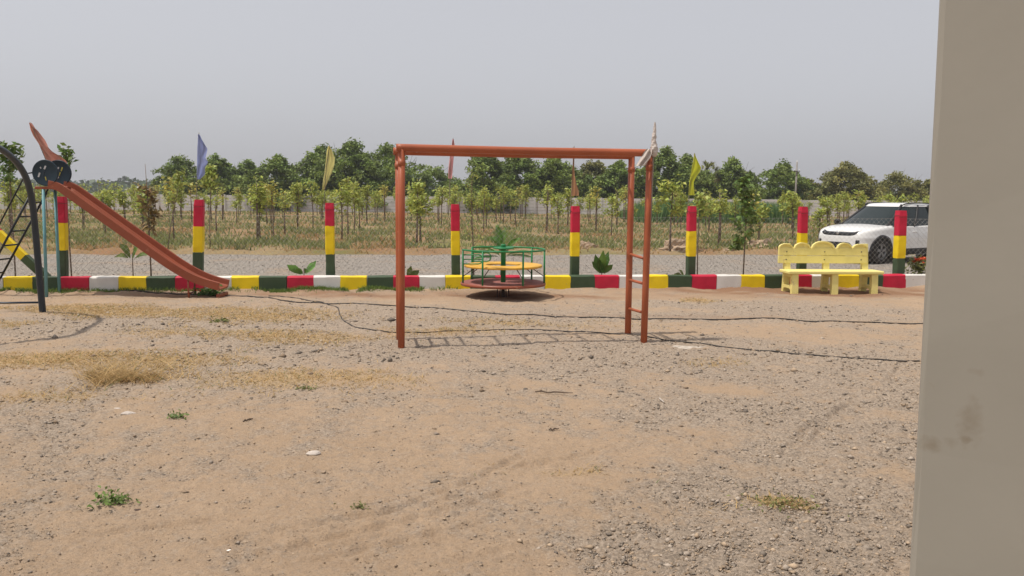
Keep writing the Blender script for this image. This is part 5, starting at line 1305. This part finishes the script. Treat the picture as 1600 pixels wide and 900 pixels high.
ax = (e0 - e1) / (e0.z - e1.z); ptop = e0 + ax * (3.4 - e0.z); pbot = e1 + ax * (-.05 - e1.z)
p_ = thing('pillar', Vector((pbot.x + .2, PY + .05, 0)), 'smooth grey painted pillar filling the right edge up close', 'pillar')
mb = MB(); vs = []; fs = []; N_ = 16; b = .012; wd_, dp_ = .50, .42; rz = R(-34)
ring = [(0, b), (b * .3, b * .3), (b, 0), (wd_ - b, 0), (wd_ - b * .3, b * .3), (wd_, b), (wd_, dp_ - b), (wd_ - b, dp_), (b, dp_), (0, dp_ - b)]
for i in range(N_ + 1):
    c_ = pbot.lerp(ptop, i / N_)
    for (u, v_) in ring:
        j_ = rng.uniform(-.0012, .0012); vs.append((c_.x + u * math.cos(rz) - v_ * math.sin(rz) + j_, c_.y + u * math.sin(rz) + v_ * math.cos(rz) + j_, c_.z))
m_ = len(ring)
for i in range(N_):
    for j in range(m_): l = (j + 1) % m_; fs.append((i * m_ + j, i * m_ + l, i * m_ + m_ + l, i * m_ + m_ + j))
fs.append(tuple(range(m_ - 1, -1, -1))); fs.append(tuple(N_ * m_ + j for j in range(m_)))
nface = Vector((math.sin(rz), -math.cos(rz), 0))
def face_pt(px, py):
    d = ray(px, py); return EYE + d * ((pbot - EYE).dot(nface) / d.dot(nface)) - world_loc(p_)
BR_ = (.17, .12, .07)
marks = [(face_pt(1505, 247), .0065, .007, 1.0, (.06, .045, .03)), (face_pt(1554, 572), .007, .028, .35, BR_), (face_pt(1527, 580), .016, .008, .35, BR_), (face_pt(1517, 655), .022, .045, .35, BR_),
         (face_pt(1512, 685), .012, .008, .6, BR_), (face_pt(1456, 693), .022, .016, .45, BR_), (face_pt(1486, 690), .014, .012, .25, BR_)]
mb.add(vs, fs); mb.build('shaft', pillar_mat(marks), p_)
mb = MB(); pc = ptop + Vector((wd_ / 2 * math.cos(rz) - dp_ / 2 * math.sin(rz), wd_ / 2 * math.sin(rz) + dp_ / 2 * math.cos(rz), 0)); mb.box((pc.x, pc.y, 3.46), (.60, .54, .12), rz, .01); mb.build('cap', M['concrete'], p_)
print('far saplings', far, 'objects', len(bpy.data.objects))

# ------------------------------------------------------------------ dusty air
m = bpy.data.materials.new('dusty air'); m.use_nodes = True; t = m.node_tree; t.nodes.remove(t.nodes['Principled BSDF'])
pv = t.nodes.new('ShaderNodeVolumePrincipled'); pv.inputs['Color'].default_value = (.86, .88, .93, 1); pv.inputs['Density'].default_value = .00055; pv.inputs['Anisotropy'].default_value = .2
t.links.new(pv.outputs[0], t.nodes['Material Output'].inputs['Volume'])
mb = MB(); mb.box((0, 0, 8.2), (3100, 3100, 18.6)); o = mb.build('haze', m); tag(o, 'thin dusty haze filling the air', 'haze', kind='stuff')
